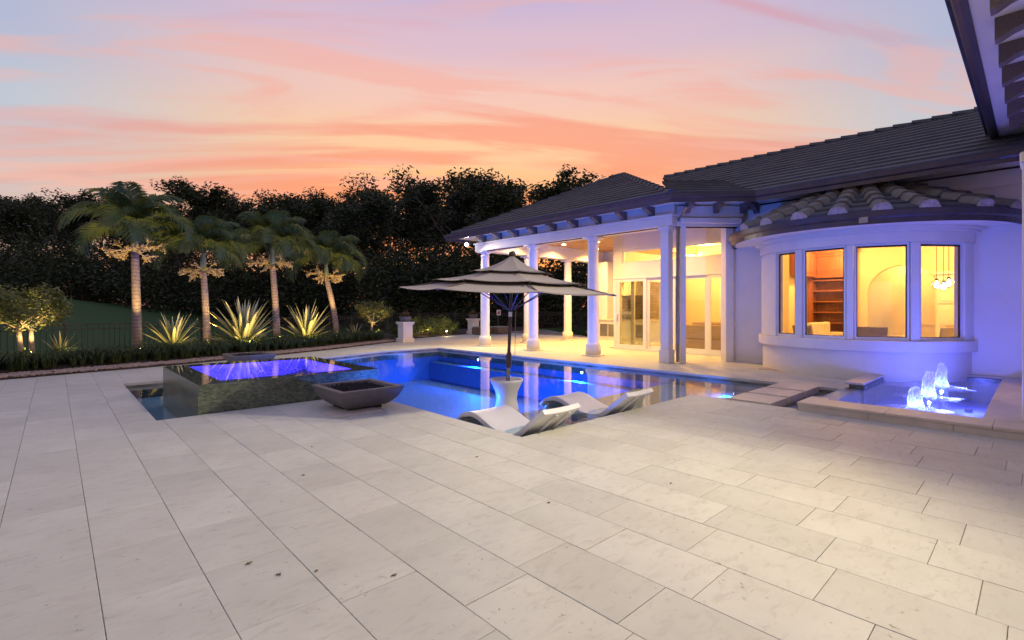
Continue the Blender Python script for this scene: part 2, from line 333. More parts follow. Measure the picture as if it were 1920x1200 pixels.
# ------------------------------------------------------------------ mesh builder
ORG = {}
class B:
    def __init__(s): s.v = []; s.f = []
    def add(s, vs, fs):
        o = len(s.v); s.v += [tuple(v) for v in vs]; s.f += [tuple(i + o for i in f) for f in fs]; return s
    def box(s, x0, x1, y0, y1, z0, z1):
        return s.add([(x0, y0, z0), (x1, y0, z0), (x1, y1, z0), (x0, y1, z0), (x0, y0, z1), (x1, y0, z1), (x1, y1, z1), (x0, y1, z1)],
                     [(0, 3, 2, 1), (4, 5, 6, 7), (0, 1, 5, 4), (1, 2, 6, 5), (2, 3, 7, 6), (3, 0, 4, 7)])
    def prism(s, poly, z0, z1):
        a = sum(poly[i][0] * poly[(i + 1) % len(poly)][1] - poly[(i + 1) % len(poly)][0] * poly[i][1] for i in range(len(poly)))
        if a < 0: poly = poly[::-1]
        n = len(poly)
        return s.add([(x, y, z0) for x, y in poly] + [(x, y, z1) for x, y in poly],
                     [tuple(range(n - 1, -1, -1)), tuple(range(n, 2 * n))] + [(i, (i + 1) % n, n + (i + 1) % n, n + i) for i in range(n)])
    def xprism(s, prof, axis, a, b):
        """extrude a closed 2-D profile along an axis: axis 'x' -> profile is (y,z); 'y' -> (x,z)"""
        n = len(prof)
        P_ = (lambda p, t: (t, p[0], p[1])) if axis == 'x' else (lambda p, t: (p[0], t, p[1]))
        vs = [P_(p, a) for p in prof] + [P_(p, b) for p in prof]
        return s.add(vs, [tuple(range(n)), tuple(range(2 * n - 1, n - 1, -1))] + [(i, n + i, n + (i + 1) % n, (i + 1) % n) for i in range(n)])
    def obox(s, p, q, w, z0, z1):
        """box along plan segment p->q, width w"""
        p, q = Vector(p), Vector(q); d = (q - p).normalized(); n = Vector((-d.y, d.x)) * w / 2
        return s.prism([tuple(p - n), tuple(q - n), tuple(q + n), tuple(p + n)], z0, z1)
    def tube(s, pts, rad, n=8, cap=True):
        pts = [Vector(p) for p in pts]; rings = []
        if isinstance(rad, (int, float)): rad = [rad] * len(pts)
        for i, p in enumerate(pts):
            t = (pts[min(i + 1, len(pts) - 1)] - pts[max(i - 1, 0)]).normalized()
            a = Vector((0, 0, 1)) if abs(t.z) < .9 else Vector((1, 0, 0))
            u = t.cross(a).normalized(); w = t.cross(u)
            rings.append([p + (u * math.cos(2 * math.pi * k / n) + w * math.sin(2 * math.pi * k / n)) * rad[i] for k in range(n)])
        o = [v for r in rings for v in r]; fs = []
        for i in range(len(pts) - 1):
            for k in range(n): fs.append((i * n + k, i * n + (k + 1) % n, (i + 1) * n + (k + 1) % n, (i + 1) * n + k))
        if cap: fs += [tuple(range(n - 1, -1, -1)), tuple(range((len(pts) - 1) * n, len(pts) * n))]
        return s.add(o, fs)
    def lathe(s, prof, n=24, c=(0, 0)):
        vs = [(c[0] + r * math.cos(2 * math.pi * k / n), c[1] + r * math.sin(2 * math.pi * k / n), z) for r, z in prof for k in range(n)]
        fs = [(i * n + k, i * n + (k + 1) % n, (i + 1) * n + (k + 1) % n, (i + 1) * n + k) for i in range(len(prof) - 1) for k in range(n)]
        fs += [tuple(range(n - 1, -1, -1)), tuple(range((len(prof) - 1) * n, len(prof) * n))]
        return s.add(vs, fs)
    def mesh(s, name, mat, smooth=False):
        me = bpy.data.meshes.new(name); me.from_pydata(s.v, [], s.f); me.materials.append(mat)
        if smooth: me.polygons.foreach_set('use_smooth', [True] * len(me.polygons))
        me.update(); return me
    def build(s, name, mat, parent=None, smooth=False, bevel=0., local=False):
        """vertices are given in world space unless local; they are stored relative to the parent's origin"""
        o0 = Vector((0, 0, 0))
        if parent is not None and not local:
            o0 = ORG[parent.name]
            s.v = [tuple(Vector(v) - o0) for v in s.v]
        me = s.mesh(name, M[mat] if isinstance(mat, str) else mat, smooth)
        return link(name, me, parent, bevel=bevel, smooth=smooth)
def link(name, me, parent=None, loc=(0, 0, 0), rot=(0, 0, 0), scale=(1, 1, 1), bevel=0., smooth=False):
    o = bpy.data.objects.new(name, me); COL.objects.link(o); o.location = loc; o.rotation_euler = rot; o.scale = scale
    if parent is not None:
        o.parent = parent; ORG[o.name] = ORG.get(parent.name, Vector((0, 0, 0)))
    else: ORG[o.name] = Vector(loc)
    if bevel:
        bm = o.modifiers.new('bevel', 'BEVEL'); bm.width = bevel; bm.segments = 2; bm.limit_method = 'ANGLE'; bm.angle_limit = R(40)
    return o
def tag(o, label, cat=None, group=None, kind=None):
    if label: o['label'] = label
    if cat: o['category'] = cat
    if group: o['group'] = group
    if kind: o['kind'] = kind
    return o
def thing(name, label, cat, loc=(0, 0, 0), rz=0., group=None):
    o = bpy.data.objects.new(name, None); COL.objects.link(o); o.location = loc; o.rotation_euler = (0, 0, rz); o.empty_display_size = .2
    ORG[o.name] = Vector(loc); return tag(o, label, cat, group)
def copy_tree(o, parent=None, loc=None, rz=None, label=None):
    c = o.copy(); COL.objects.link(c); c.parent = parent
    if loc is not None: c.location = loc
    if rz is not None: c.rotation_euler = (0, 0, rz)
    if label: c['label'] = label
    for ch in o.children: copy_tree(ch, c)
    return c
def struct(o): o['kind'] = 'structure'; return o


# ------------------------------------------------------------------ terrain
EDGE = [(-9, 12.0), (-.78, 13.8), (2.3, 14.5), (4.87, 15.45), (6.8, 16.3), (10.4, 18.25), (12.1, 19.6), (16.3, 21.0), (24, 22.6)]
def edge_y(x):
    for (x0, y0), (x1, y1) in zip(EDGE, EDGE[1:]):
        if x <= x1: return y0 + (y1 - y0) * (x - x0) / (x1 - x0)
    return EDGE[-1][1]
def hill(x, y):
    d = y - (edge_y(x) if x < 22 else 22)
    if d < 1.0: return -1.9
    if d < 6.5: return -.02 - .38 * min(1, max(0, (d - 2.5) / 2.5))
    # golf mounds: higher to the left of the view
    cx_ = x * .731 - y * .682; cz = x * .682 + y * .731
    t = max(0, min(1, (d - 6.5) / 38)); t = t * t * (3 - 2 * t)
    left = max(0, min(1, (-cx_ / max(cz, 1) - .45) / .55))
    crest = 2.95 * left - .3 * (1 - left)
    far = max(0, min(1, (d - 60) / 60))
    return -.4 + t * (crest + .4) - far * 1.0 * left + .25 * math.sin(x * .11 + 1) * math.sin(y * .09) * t
b = B(); xs = [-400, -250, -160, -110] + [-80 + 2.5 * i for i in range(65)] + [100, 150, 250, 400]; ys = [-60, -20, 0, 6] + [11 + 1.2 * i for i in range(80)] + [115, 130, 150, 200, 300, 600]
b.add([(x, y, hill(x, y)) for y in ys for x in xs], [(j * len(xs) + i, j * len(xs) + i + 1, (j + 1) * len(xs) + i + 1, (j + 1) * len(xs) + i) for j in range(len(ys) - 1) for i in range(len(xs) - 1)])
struct(b.build('lawn', 'lawn', smooth=True))

# planting bed: soil sheet from the paving's edge back to the fence
b = B(); nn = 60
xs = [-9 + 33 * i / nn for i in range(nn + 1)]
rows = [(-.02, .004), (.05, .03), (.75, .035), (1.0, .09), (2.0, .13), (4.3, .03), (5.2, -.3), (7.0, -.45)]
vs = [(x - .35 * dd * .9, edge_y(x) + dd * .93, zz) for dd, zz in rows for x in xs]
b.add(vs, [(j * (nn + 1) + i, j * (nn + 1) + i + 1, (j + 1) * (nn + 1) + i + 1, (j + 1) * (nn + 1) + i) for j in range(len(rows) - 1) for i in range(nn)])
struct(b.build('garden_bed', 'soil', smooth=True))

# ------------------------------------------------------------------ terrace of limestone pavers
PX0, PW, PL, GAP = .161, .4167, .648, .003
HOLES = [[(.93, 7.5), (10.0, 7.5), (10.0, 11.6), (.93, 11.6)], [(3.72, 3.83), (10.0, 3.83), (10.0, 7.5), (3.72, 7.5)],
         [(4.35, 11.6), (10.0, 11.6), (10.0, 14.6), (7.75, 14.6), (5.6, 13.87), (4.35, 13.2)],
         [(7.56, 2.28), (10.0, 2.28), (10.0, 3.83), (7.56, 3.83)], [(7.47, -2.5), (13.4, -2.5), (13.4, 2.28), (7.47, 2.28)]]
def clip(poly, p, q, keep_left):
    out = []; (px, py), (qx, qy) = p, q
    sd_ = lambda v: ((qx - px) * (v[1] - py) - (qy - py) * (v[0] - px)) * (1 if keep_left else -1)
    for i in range(len(poly)):
        a, c = poly[i], poly[(i + 1) % len(poly)]; sa, sc_ = sd_(a), sd_(c)
        if sa >= -1e-9: out.append(a)
        if (sa > 1e-9 and sc_ < -1e-9) or (sa < -1e-9 and sc_ > 1e-9):
            t = sa / (sa - sc_); out.append((a[0] + t * (c[0] - a[0]), a[1] + t * (c[1] - a[1])))
    return out if len(out) >= 3 else []
def area(p): return abs(sum(p[i][0] * p[(i + 1) % len(p)][1] - p[(i + 1) % len(p)][0] * p[i][1] for i in range(len(p)))) / 2
def subtract(pieces, hole):
    res = []
    for poly in pieces:
        if max(p[0] for p in poly) <= min(h[0] for h in hole) or min(p[0] for p in poly) >= max(h[0] for h in hole) or max(p[1] for p in poly) <= min(h[1] for h in hole) or min(p[1] for p in poly) >= max(h[1] for h in hole):
            res.append(poly); continue
        cur = poly
        for i in range(len(hole)):
            o = clip(cur, hole[i], hole[(i + 1) % len(hole)], False)
            if o and area(o) > 2e-4: res.append(o)
            cur = clip(cur, hole[i], hole[(i + 1) % len(hole)], True)
            if not cur: break
    return res
def paver_piece(b, poly, z):
    n = len(poly); c = (sum(p[0] for p in poly) / n, sum(p[1] for p in poly) / n); e = .002
    ins = []
    for x, y in poly:
        dx, dy = c[0] - x, c[1] - y; ins.append((x + (e if dx > 0 else -e), y + (e if dy > 0 else -e)))
    a = sum(poly[i][0] * poly[(i + 1) % n][1] - poly[(i + 1) % n][0] * poly[i][1] for i in range(n))
    if a < 0: poly = poly[::-1]; ins = ins[::-1]
    vs = [(x, y, z - .05) for x, y in poly] + [(x, y, z - .0014) for x, y in poly] + [(x, y, z) for x, y in ins]
    fs = [tuple(range(2 * n, 3 * n))]
    for lv in (0, 1): fs += [(lv * n + i, lv * n + (i + 1) % n, (lv + 1) * n + (i + 1) % n, (lv + 1) * n + i) for i in range(n)]
    b.add(vs, fs)
pav = []
for k in range(-18, 46):
    x0 = PX0 + k * PW
    off = 3.006 + [0, .33, .66, .2, .5, .85, .12][(k * 5 + 2) % 7] * PL if k not in (0,) else 3.006
    for j in range(-14, 34):
        y0 = off + j * PL
        if y0 < -4.5: continue
        cxp, cyp = x0 + PW / 2, y0 + PL / 2
        if cyp > edge_y(cxp) + .35 or x0 > 18.6 or (x0 > 13.0 and y0 < 5.2) or (x0 > 14.25 and y0 < 10.0): continue
        pieces = [[(x0 + GAP / 2, y0 + GAP / 2), (x0 + PW - GAP / 2, y0 + GAP / 2), (x0 + PW - GAP / 2, y0 + PL - GAP / 2), (x0 + GAP / 2, y0 + PL - GAP / 2)]]
        full = True
        for hpoly in HOLES:
            n0 = len(pieces); a0 = sum(area(p) for p in pieces); pieces = subtract(pieces, hpoly)
            if abs(sum(area(p) for p in pieces) - a0) > 1e-6: full = False
        if not pieces or sum(area(p) for p in pieces) < .002: continue
        Xc, Zc = .731 * cxp - .682 * cyp, .682 * cxp + .731 * cyp
        vis = 0
        if Zc > 1.4 and abs(Xc / Zc) < 1.15: vis = sum(area(p) for p in pieces) / Zc ** 3
        pav.append((vis, pieces))
terr = B()
for i, (x0, x1, y0, y1) in enumerate(((-9, .92, -5, 12), (.92, 3.71, -5, 7.49), (3.71, 7.46, -5, 3.82), (10.01, 13.3, 2.3, 14.61), (13.3, 14.25, 5.2, 14.61), (14.25, 19, 10, 14.61))):
    terr.box(x0, x1, y0, y1, -.12, -.009)
terr.prism([(x, y) for x, y in [(10.01, 14.61)] + [(19, 14.61), (24, 22.6), (16.3, 21), (12.1, 19.6), (10.01, 18.0)]], -.12, -.009)
terr.prism([(7.75, 14.61), (10.01, 14.61), (10.01, 18.0), (6.8, 16.25)], -.12, -.009)
terr.prism([(5.6, 13.88), (7.75, 14.61), (6.8, 16.25), (4.87, 15.4)], -.12, -.009)
terr.prism([(4.34, 13.2), (5.6, 13.88), (4.87, 15.4), (2.3, 14.45)], -.12, -.009)
terr.prism([(.92, 11.61), (4.34, 11.61), (4.34, 13.2), (2.3, 14.45), (.92, 14.15)], -.12, -.009)
terr.prism([(-9, 12), (.92, 12), (.92, 14.15), (-.78, 13.75)], -.12, -.009)
terrace = struct(terr.build('terrace', 'grout'))
pav.sort(key=lambda t: -t[0])
rest = B()
for i, (vis, pieces) in enumerate(pav):
    z = rnd.uniform(-.0012, .0008)
    if i < 295:
        b = B()
        for p in pieces: paver_piece(b, p, z)
        b.build('paver', 'paver', terrace)
    else:
        for p in pieces: paver_piece(rest, p, z)
o = rest.build('paver_field', 'paver', terrace); o['kind'] = 'stuff'

# leaf litter on the paving
for i, (x, y, s_, a) in enumerate(((.78, 2.95, .035, .4), (.86, 2.72, .03, 1.9), (1.02, 2.62, .022, 1.1), (1.30, 2.30, .03, .2), (1.52, 4.2, .03, 2.2), (1.9, 5.0, .022, 1.4), (2.6, 2.4, .028, .9), (3.6, 2.0, .02, 0), (2.9, 3.6, .025, 2.4))):
    b = B()
    for q in range(4):
        t = a + q * 1.5; l = s_ * (1 if q % 2 else 1.4); w_ = s_ * .4
        dx, dy = math.cos(t), math.sin(t)
        b.add([(0, 0, .003), (dx * l * .5 - dy * w_, dy * l * .5 + dx * w_, .010 + .006 * (q % 3)), (dx * l, dy * l, .004 + .004 * (q % 2)), (dx * l * .5 + dy * w_, dy * l * .5 - dx * w_, .006)], [(0, 1, 2, 3)])
    o = b.build('fallen_leaf', 'litter'); o.location = (x, y, 0); o.scale = (.5, .5, .6)
    tag(o, 'small dry brown leaf scrap lying loose on the limestone pavers', 'leaf', 'leaf litter on the terrace')

# ------------------------------------------------------------------ pool
POOL = [(.93, 7.5), (3.72, 7.5), (3.72, 3.83), (7.56, 3.83), (7.56, 2.28), (10.0, 2.28), (10.0, 14.6), (7.75, 14.6), (5.6, 13.87), (4.35, 13.2), (4.35, 11.6), (.93, 11.6)]
def offset_poly(poly, d):
    out = []; n = len(poly)
    for i in range(n):
        p0, p1, p2 = Vector(poly[i - 1]), Vector(poly[i]), Vector(poly[(i + 1) % n])
        e1, e2 = (p1 - p0).normalized(), (p2 - p1).normalized()
        n1, n2 = Vector((e1.y, -e1.x)), Vector((e2.y, -e2.x))
        m = (n1 + n2); m /= (1 + n1.dot(n2)); out.append(tuple(p1 + m * d))
    return out
OUT = offset_poly(POOL, .012)
def wall_loop(b, poly, z0, z1):
    n = len(poly)
    b.add([(x, y, z0) for x, y in poly] + [(x, y, z1) for x, y in poly], [((i + 1) % n, i, n + i, n + (i + 1) % n) for i in range(n)])
b = B(); wall_loop(b, OUT, -1.1, -.30); n = len(OUT)
b.add([(x, y, -1.1) for x, y in OUT], [tuple(range(n))])
pool = struct(b.build('pool', 'plaster'))
b = B(); wall_loop(b, OUT, -.30, -.012); b.build('tile_band', 'mosaic', pool)
B().box(3.73, 9.99, 3.84, 5.62, -1.08, -.27).build('tanning_ledge', 'ledge', pool)
B().box(9.62, 9.99, 5.64, 14.58, -1.08, -.48).build('bench', 'plaster', pool)
b = B().box(3.73, 4.5, 6.6, 7.45, -1.08, -.50); b.build('step', 'plaster', pool)
B().prism([(4.4, 11.7), (5.9, 11.9), (7.5, 14.45), (5.6, 13.82), (4.4, 13.2)], -1.08, -.45).build('entry_step', 'plaster', pool)
B().box(7.57, 9.99, 2.29, 3.82, -1.08, -.55).build('channel_floor', 'darkplaster', pool)
B().box(.94, 4.3, 7.52, 11.58, -1.08, -.30).build('catch_basin_floor', 'paleplaster', pool)
WZ = -.075
# water sheet with the spa's footprint cut out
b = B()
for rct in ((.93, 1.385, 7.5, 11.6), (1.385, 3.965, 10.40, 11.6), (3.965, 10.0, 7.5, 11.6), (3.72, 10.0, 3.83, 7.5), (7.56, 10.0, 2.28, 3.83), (1.385, 3.965, 7.5, 7.545)):
    b.add([(rct[0], rct[2], WZ), (rct[1], rct[2], WZ), (rct[1], rct[3], WZ), (rct[0], rct[3], WZ)], [(0, 1, 2, 3)])
b.add([(x, y, WZ) for x, y in HOLES[2]], [tuple(range(6))])
struct(b.build('pool_water', 'water'))
# pool lamps (fixtures in the walls, some added) and their light
def pool_light(loc, nrm, energy, col=(.01, .15, 1.0), r=.034, bulb='blueled', label=None, grp='pool wall lights'):
    p = Vector(loc); nv_ = Vector(nrm).normalized()
    t = thing('pool_light', label or 'small round blue underwater lamp set in the pool wall', 'light', p, 0, grp)
    a = p + nv_ * .004; B().tube([a, p + nv_ * .02], [r, r * .85], 16).build('lens', bulb, t)
    B().tube([p - nv_ * .01, p + nv_ * .012], [r * 1.35, r * 1.25], 16).build('ring', 'steel', t)
    q_ = p + nv_ * .10; lamp('pool_lamp', 'SPOT', q_, energy, col, .02, q_ + nv_ - Vector((0, 0, .55)), 158, .5)
for loc, nr, e, lb in (((9.985, 12.3, -.26), (-1, 0, 0), 700, 'blue underwater lamp in the long pool wall before the far lanai column'), ((9.985, 8.05, -.26), (-1, 0, 0), 700, 'blue underwater lamp in the long pool wall nearer the corner pier'),
                       ((9.3, 3.86, -.20), (0, 1, 0), 120, 'blue underwater lamp at the pool end beside the stepping stones'), ((3.74, 6.3, -.40), (1, 0, 0), 1100, 'added unseen blue underwater lamp in the pool wall beside the front fire bowl'),
                       ((5.4, 5.63, -.55), (0, 1, 0), 2000, 'added unseen blue underwater lamp in the drop of the tanning ledge below the parasol'), ((7.6, 5.63, -.55), (0, 1, 0), 2000, 'added unseen blue underwater lamp in the drop of the tanning ledge past the loungers'), ((3.99, 9.6, -.50), (1, 0, 0), 3300, 'added unseen blue underwater lamp in the spa wall facing the pool')):  # fire bowl, ledge and spa wall lamps are added out of view to brighten the pool
    pool_light(loc, nr, e, label=lb)

# stepping stones across the channel
for i, x in enumerate((7.64, 8.45, 9.26)):
    o = B().box(x, x + .70, 2.66, 3.30, -.105, .012).build('stepping_stone', 'coping', bevel=.008)
    B().box(x + .12, x + .58, 2.80, 3.16, -.55, -.108).build('pier', 'mosaic', o)
    tag(o, 'square limestone stepping stone over the channel between pool and fountain', 'stepping stone', 'stepping stones across the channel')

# ------------------------------------------------------------------ raised spa
spa = thing('spa', 'raised square spa clad in green mosaic with violet lit overflowing water', 'spa', (2.67, 8.98, -.45))
X0, X1, Y0, Y1, ST = 1.385, 3.965, 7.545, 10.40, .385
IX0, IX1, IY0, IY1 = 1.70, 3.66, 7.83, 10.05
b = B().box(X0, IX0, Y0, Y1, -.45, ST).box(IX1, X1, Y0, Y1, -.45, ST).box(IX0, IX1, Y0, IY0, -.45, ST).box(IX0, IX1, IY1, Y1, -.45, ST)
b.build('wall', 'mosaic', spa)
B().box(IX0, IX1, IY0, IY1, -.45, -.40).build('floor', 'spaplaster', spa)
b = B().box(IX0 + .002, IX0 + .5, IY0 + .002, IY1 - .002, -.40, .04).box(IX1 - .5, IX1 - .002, IY0 + .002, IY1 - .002, -.40, .04).box(IX0 + .5, IX1 - .5, IY1 - .5, IY1 - .002, -.40, .04).box(IX0 + .5, IX1 - .5, IY0 + .002, IY0 + .45, -.40, .04)
b.build('bench', 'spaplaster', spa)
b = B(); b.box(IX0 + .001, IX0 + .012, IY0, IY1, .04, ST - .002).box(IX1 - .012, IX1 - .001, IY0, IY1, .04, ST - .002).box(IX0 + .012, IX1 - .012, IY1 - .012, IY1 - .001, .04, ST - .002).box(IX0 + .012, IX1 - .012, IY0 + .001, IY0 + .012, .04, ST - .002)
b.build('liner', 'spaplaster', spa)
b = B(); b.add([(X0 - .002, Y0 - .002, ST + .006), (X1 + .002, Y0 - .002, ST + .006), (X1 + .002, Y1 + .002, ST + .006), (X0 - .002, Y1 + .002, ST + .006)], [(0, 1, 2, 3)])
b.build('water', 'spawater', spa)
for loc, nr in (((2.68, IY0 + .46, -.2), (0, 1, 0)), ((2.68, IY1 - .51, -.2), (0, -1, 0))):
    p = Vector(loc); nv_ = Vector(nr); B().tube([p, p + nv_ * .02], [.07, .06], 14).build('lamp_lens', 'violetled', spa)
    lamp('spa_lamp', 'POINT', p + nv_ * .22 + Vector((0, 0, .1)), 380, (.13, .06, 1), .03)

# ------------------------------------------------------------------ bubbling fountain basin
fo = thing('fountain', 'low raised fountain basin with limestone coping and violet blue water', 'fountain', (10.2, 1.0, 0))
CZ = .115
B().box(7.97, 12.87, .45, 2.03, -.40, -.36).build('basin_floor', 'fountplaster', fo)
b = B().box(7.955, 7.97, .44, 2.04, -.4, CZ - .045).box(12.87, 12.885, .44, 2.04, -.4, CZ - .045).box(7.97, 12.87, .435, .45, -.4, CZ - .045).box(10.12, 12.87, 2.03, 2.045, -.4, CZ - .045).box(8.1, 10.12, 2.06, 2.283, -.4, .026)
b.build('basin_tile', 'mosaic', fo)
b = B().box(7.49, 7.95, -1.6, 2.25, -.1, CZ - .035); b.build('riser_core', 'coping', fo)
for y0, y1 in ((1.46, 2.25), (.66, 1.456), (-.14, .656), (-.94, -.144), (-1.6, -.944)):
    B().box(7.466, 7.489, y0, y1, -.02, CZ - .037).build('riser_slab', 'coping', fo, bevel=.003)
for y0, y1 in ((1.30, 2.26), (.34, 1.297), (-.62, .337), (-1.6, -.623)):
    B().box(7.452, 7.962, y0, y1, CZ - .035, CZ).build('coping_slab', 'coping', fo, bevel=.005)
B().box(7.965, 8.10, 2.036, 2.26, CZ - .035, CZ).build('coping_slab', 'coping', fo, bevel=.005)
B().box(7.962, 8.10, 2.04, 2.25, -.3, CZ - .036).build('spillway_pier', 'mosaic', fo)
B().box(10.13, 11.75, 2.045, 2.25, -.3, CZ - .036).build('back_riser', 'mosaic', fo)
B().box(10.11, 11.72, 2.028, 2.31, CZ - .035, CZ).build('coping_slab', 'coping', fo, bevel=.005)
for y0, y1 in ((-.6, .44), (.444, 1.4), (1.404, 2.3)):
    B().box(12.872, 13.2, y0, y1, CZ - .035, CZ).build('coping_slab', 'coping', fo, bevel=.005)
for x0, x1 in ((7.966, 9.2), (9.203, 10.4), (10.403, 11.6), (11.603, 12.869)):
    B().box(x0, x1, -1.6, .448, CZ - .035, CZ).build('coping_slab', 'coping', fo, bevel=.005)
b = B(); b.add([(7.965, .447, .035), (12.875, .447, .035), (12.875, 2.033, .035), (10.125, 2.033, .035), (10.125, 2.285, .035), (8.1, 2.285, .035), (8.1, 2.033, .035), (7.965, 2.033, .035)], [tuple(range(8))])
b.build('water', 'fountwater', fo)
B().add([(8.1, 2.286, .035), (10.125, 2.286, .035), (10.125, 2.292, -.07), (8.1, 2.292, -.07)], [(0, 1, 2, 3)]).build('spill_sheet', 'fountwater', fo)
for i, (x, hj) in enumerate(((8.47, .30), (9.70, .40), (11.17, .42))):
    j = thing('water_jet', 'foaming white bubbler jet lit by blue light in the fountain basin', 'water jet', (x, 1.13, .03), 0, 'bubbler jets in the fountain')
    b = B(); prof = [(.10, 0), (.085, hj * .15), (.075, hj * .4), (.070, hj * .65), (.062, hj * .85), (.045, hj * .97), (.006, hj)]
    n = 18; rr = random.Random(i)
    vs = []
    for q, (r_, z_) in enumerate(prof):
        for k in range(n):
            w_ = 1 + rr.uniform(-.28, .28); vs.append((r_ * w_ * math.cos(2 * math.pi * k / n), r_ * w_ * math.sin(2 * math.pi * k / n), z_ + rr.uniform(-.02, .03)))
    b.add(vs, [(q * n + k, q * n + (k + 1) % n, (q + 1) * n + (k + 1) % n, (q + 1) * n + k) for q in range(len(prof) - 1) for k in range(n)])
    b.build('column', 'foam', j, smooth=True, local=True)
    b = B(); n = 40; vs = []
    for q, (r_, z_) in enumerate(((.05, .05), (.10, .04), (.17, .022), (.25, .014), (.34, .010))):
        for k in range(n):
            w_ = 1 + rr.uniform(-.16, .16) * (1 + q * .5); vs.append((r_ * w_ * math.cos(2 * math.pi * k / n), r_ * w_ * math.sin(2 * math.pi * k / n), z_ + rr.uniform(0, .018) * (1 if q < 4 else .2)))
    b.add(vs, [(q * n + k, q * n + (k + 1) % n, (q + 1) * n + (k + 1) % n, (q + 1) * n + k) for q in range(4) for k in range(n)])
    b.build('foam_ring', 'foam', j, smooth=True, local=True)
    B().lathe([(.07, -.40), (.07, -.36), (.03, -.35), (.03, -.24)], 14).build('nozzle', 'steel', j, local=True)
    B().lathe([(.05, -.36), (.05, -.33), (.04, -.30), (.045, -.29)], 14, (x + .12, .80)).build('added_lamp_holder', 'steel', fo)  # fitting added below the lamp that hangs beside the jet
    lamp('fountain_lamp', 'POINT', (x + .12, .80, -.08), 95, (.11, .13, 1), .06)
    lamp('fountain_lamp', 'POINT', (x, 1.13, .10), 5, (.25, .40, 1), .02)  # lamp added inside the jet to make the column glow, standing for nozzle light

# ------------------------------------------------------------------ house
house = thing('house', 'white stucco single storey house with slate grey hip roofs and open covered lanai', 'house', (13.05, 5.5, 0))
WX = 13.05
def hb(name, mat, *boxes, bevel=0.):
    b = B()
    for q in boxes: b.box(*q)
    return b.build(name, mat, house, bevel=bevel)
# main front wall with the bow window opening
hb('front_wall', 'stucco', (WX, 13.3, 4.72, 5.60, 0, 4.0), (WX, 13.3, -4, .88, 0, 4.0), (WX, 13.3, .88, 4.72, 2.98, 4.0))
hb('frieze_band', 'trim', (WX - .025, WX, -4, 5.60, 3.70, 3.96))
hb('return_wall', 'stucco', (13.302, 14.2, 5.35, 5.60, 0, 4.0))
# living room box: header wall and clerestory over the sliding doors
DX = 14.2
hb('living_room_wall', 'stucco', (DX, DX + .2, 5.602, 10.06, 2.49, 2.93), (DX, DX + .2, 5.602, 10.06, 3.36, 4.02), (DX, DX + .2, 9.72, 10.06, 2.932, 3.358))
hb('clerestory_frame', 'frame', (DX + .05, DX + .12, 5.602, 9.718, 2.932, 2.972), (DX + .05, DX + .12, 5.602, 9.718, 3.318, 3.358), (DX + .05, DX + .12, 9.66, 9.718, 2.974, 3.316))
hb('clerestory_pane', 'glass', (DX + .08, DX + .09, 5.61, 9.655, 2.974, 3.316))
door = hb('sliding_door_frame', 'frame', (DX - .02, DX + .16, 5.61, 10.05, 2.40, 2.488), (DX - .06, DX + .16, 5.61, 10.05, .002, .07), (DX + .0, DX + .14, 9.93, 10.05, .072, 2.398))
for i, (y0, y1, xo) in enumerate(((8.78, 9.92, .0), (7.74, 8.80, .05), (6.70, 7.76, .05), (5.62, 6.72, .0))):
    xa = DX + xo
    p = hb('sliding_door_leaf', 'frame', (xa, xa + .05, y0, y0 + .11, .072, 2.396), (xa, xa + .05, y1 - .11, y1, .072, 2.396), (xa, xa + .05, y0 + .11, y1 - .11, .072, .17), (xa, xa + .05, y0 + .11, y1 - .11, 2.30, 2.396))
    g = B().box(xa + .02, xa + .028, y0 + .105, y1 - .105, .165, 2.305).build('pane', 'smokedglass' if i == 0 else 'glass', p)
hnd = B().tube([(DX - .05, 9.86, .95), (DX - .05, 9.86, 1.2)], .012, 8).tube([(DX, 9.86, .97), (DX - .05, 9.86, .97)], .01, 6).tube([(DX, 9.86, 1.18), (DX - .05, 9.86, 1.18)], .01, 6).build('handle', 'steel', door)
# side of the living box (glazed, opening to the outdoor kitchen)
sdr = hb('side_door', 'frame', (14.4, 17.2, 9.92, 10.05, 2.40, 2.49), (14.4, 17.2, 9.92, 10.05, .002, .06), (15.25, 15.33, 9.92, 10.05, .062, 2.398), (16.2, 16.28, 9.92, 10.05, .062, 2.398), (14.4, 14.48, 9.92, 10.05, .062, 2.398))
for x0, x1 in ((14.48, 15.25), (15.33, 16.2), (16.28, 17.2)): B().box(x0, x1, 9.98, 9.988, .062, 2.398).build('pane', 'glass', sdr)
hb('side_wall', 'stucco', (17.2, 18.75, 9.90, 10.06, 0, 4.02), (14.402, 17.2, 9.90, 10.06, 2.492, 4.02))
# interior shell
hb('interior_floor', 'floorint', (13.305, 14.2, -4, 5.348, -.1, .015), (14.202, 19.0, -4, 9.90, -.1, .015))
hb('bow_floor', 'floorint', (11.9, 13.303, 1.2, 4.4, -.1, .013))
hb('interior_back_wall', 'cream', (19.0, 19.2, -4, 1.98, 0, 4.0), (19.0, 19.2, 3.72, 10.06, 0, 4.0), (19.0, 19.2, 1.98, 3.72, 2.72, 4.0))
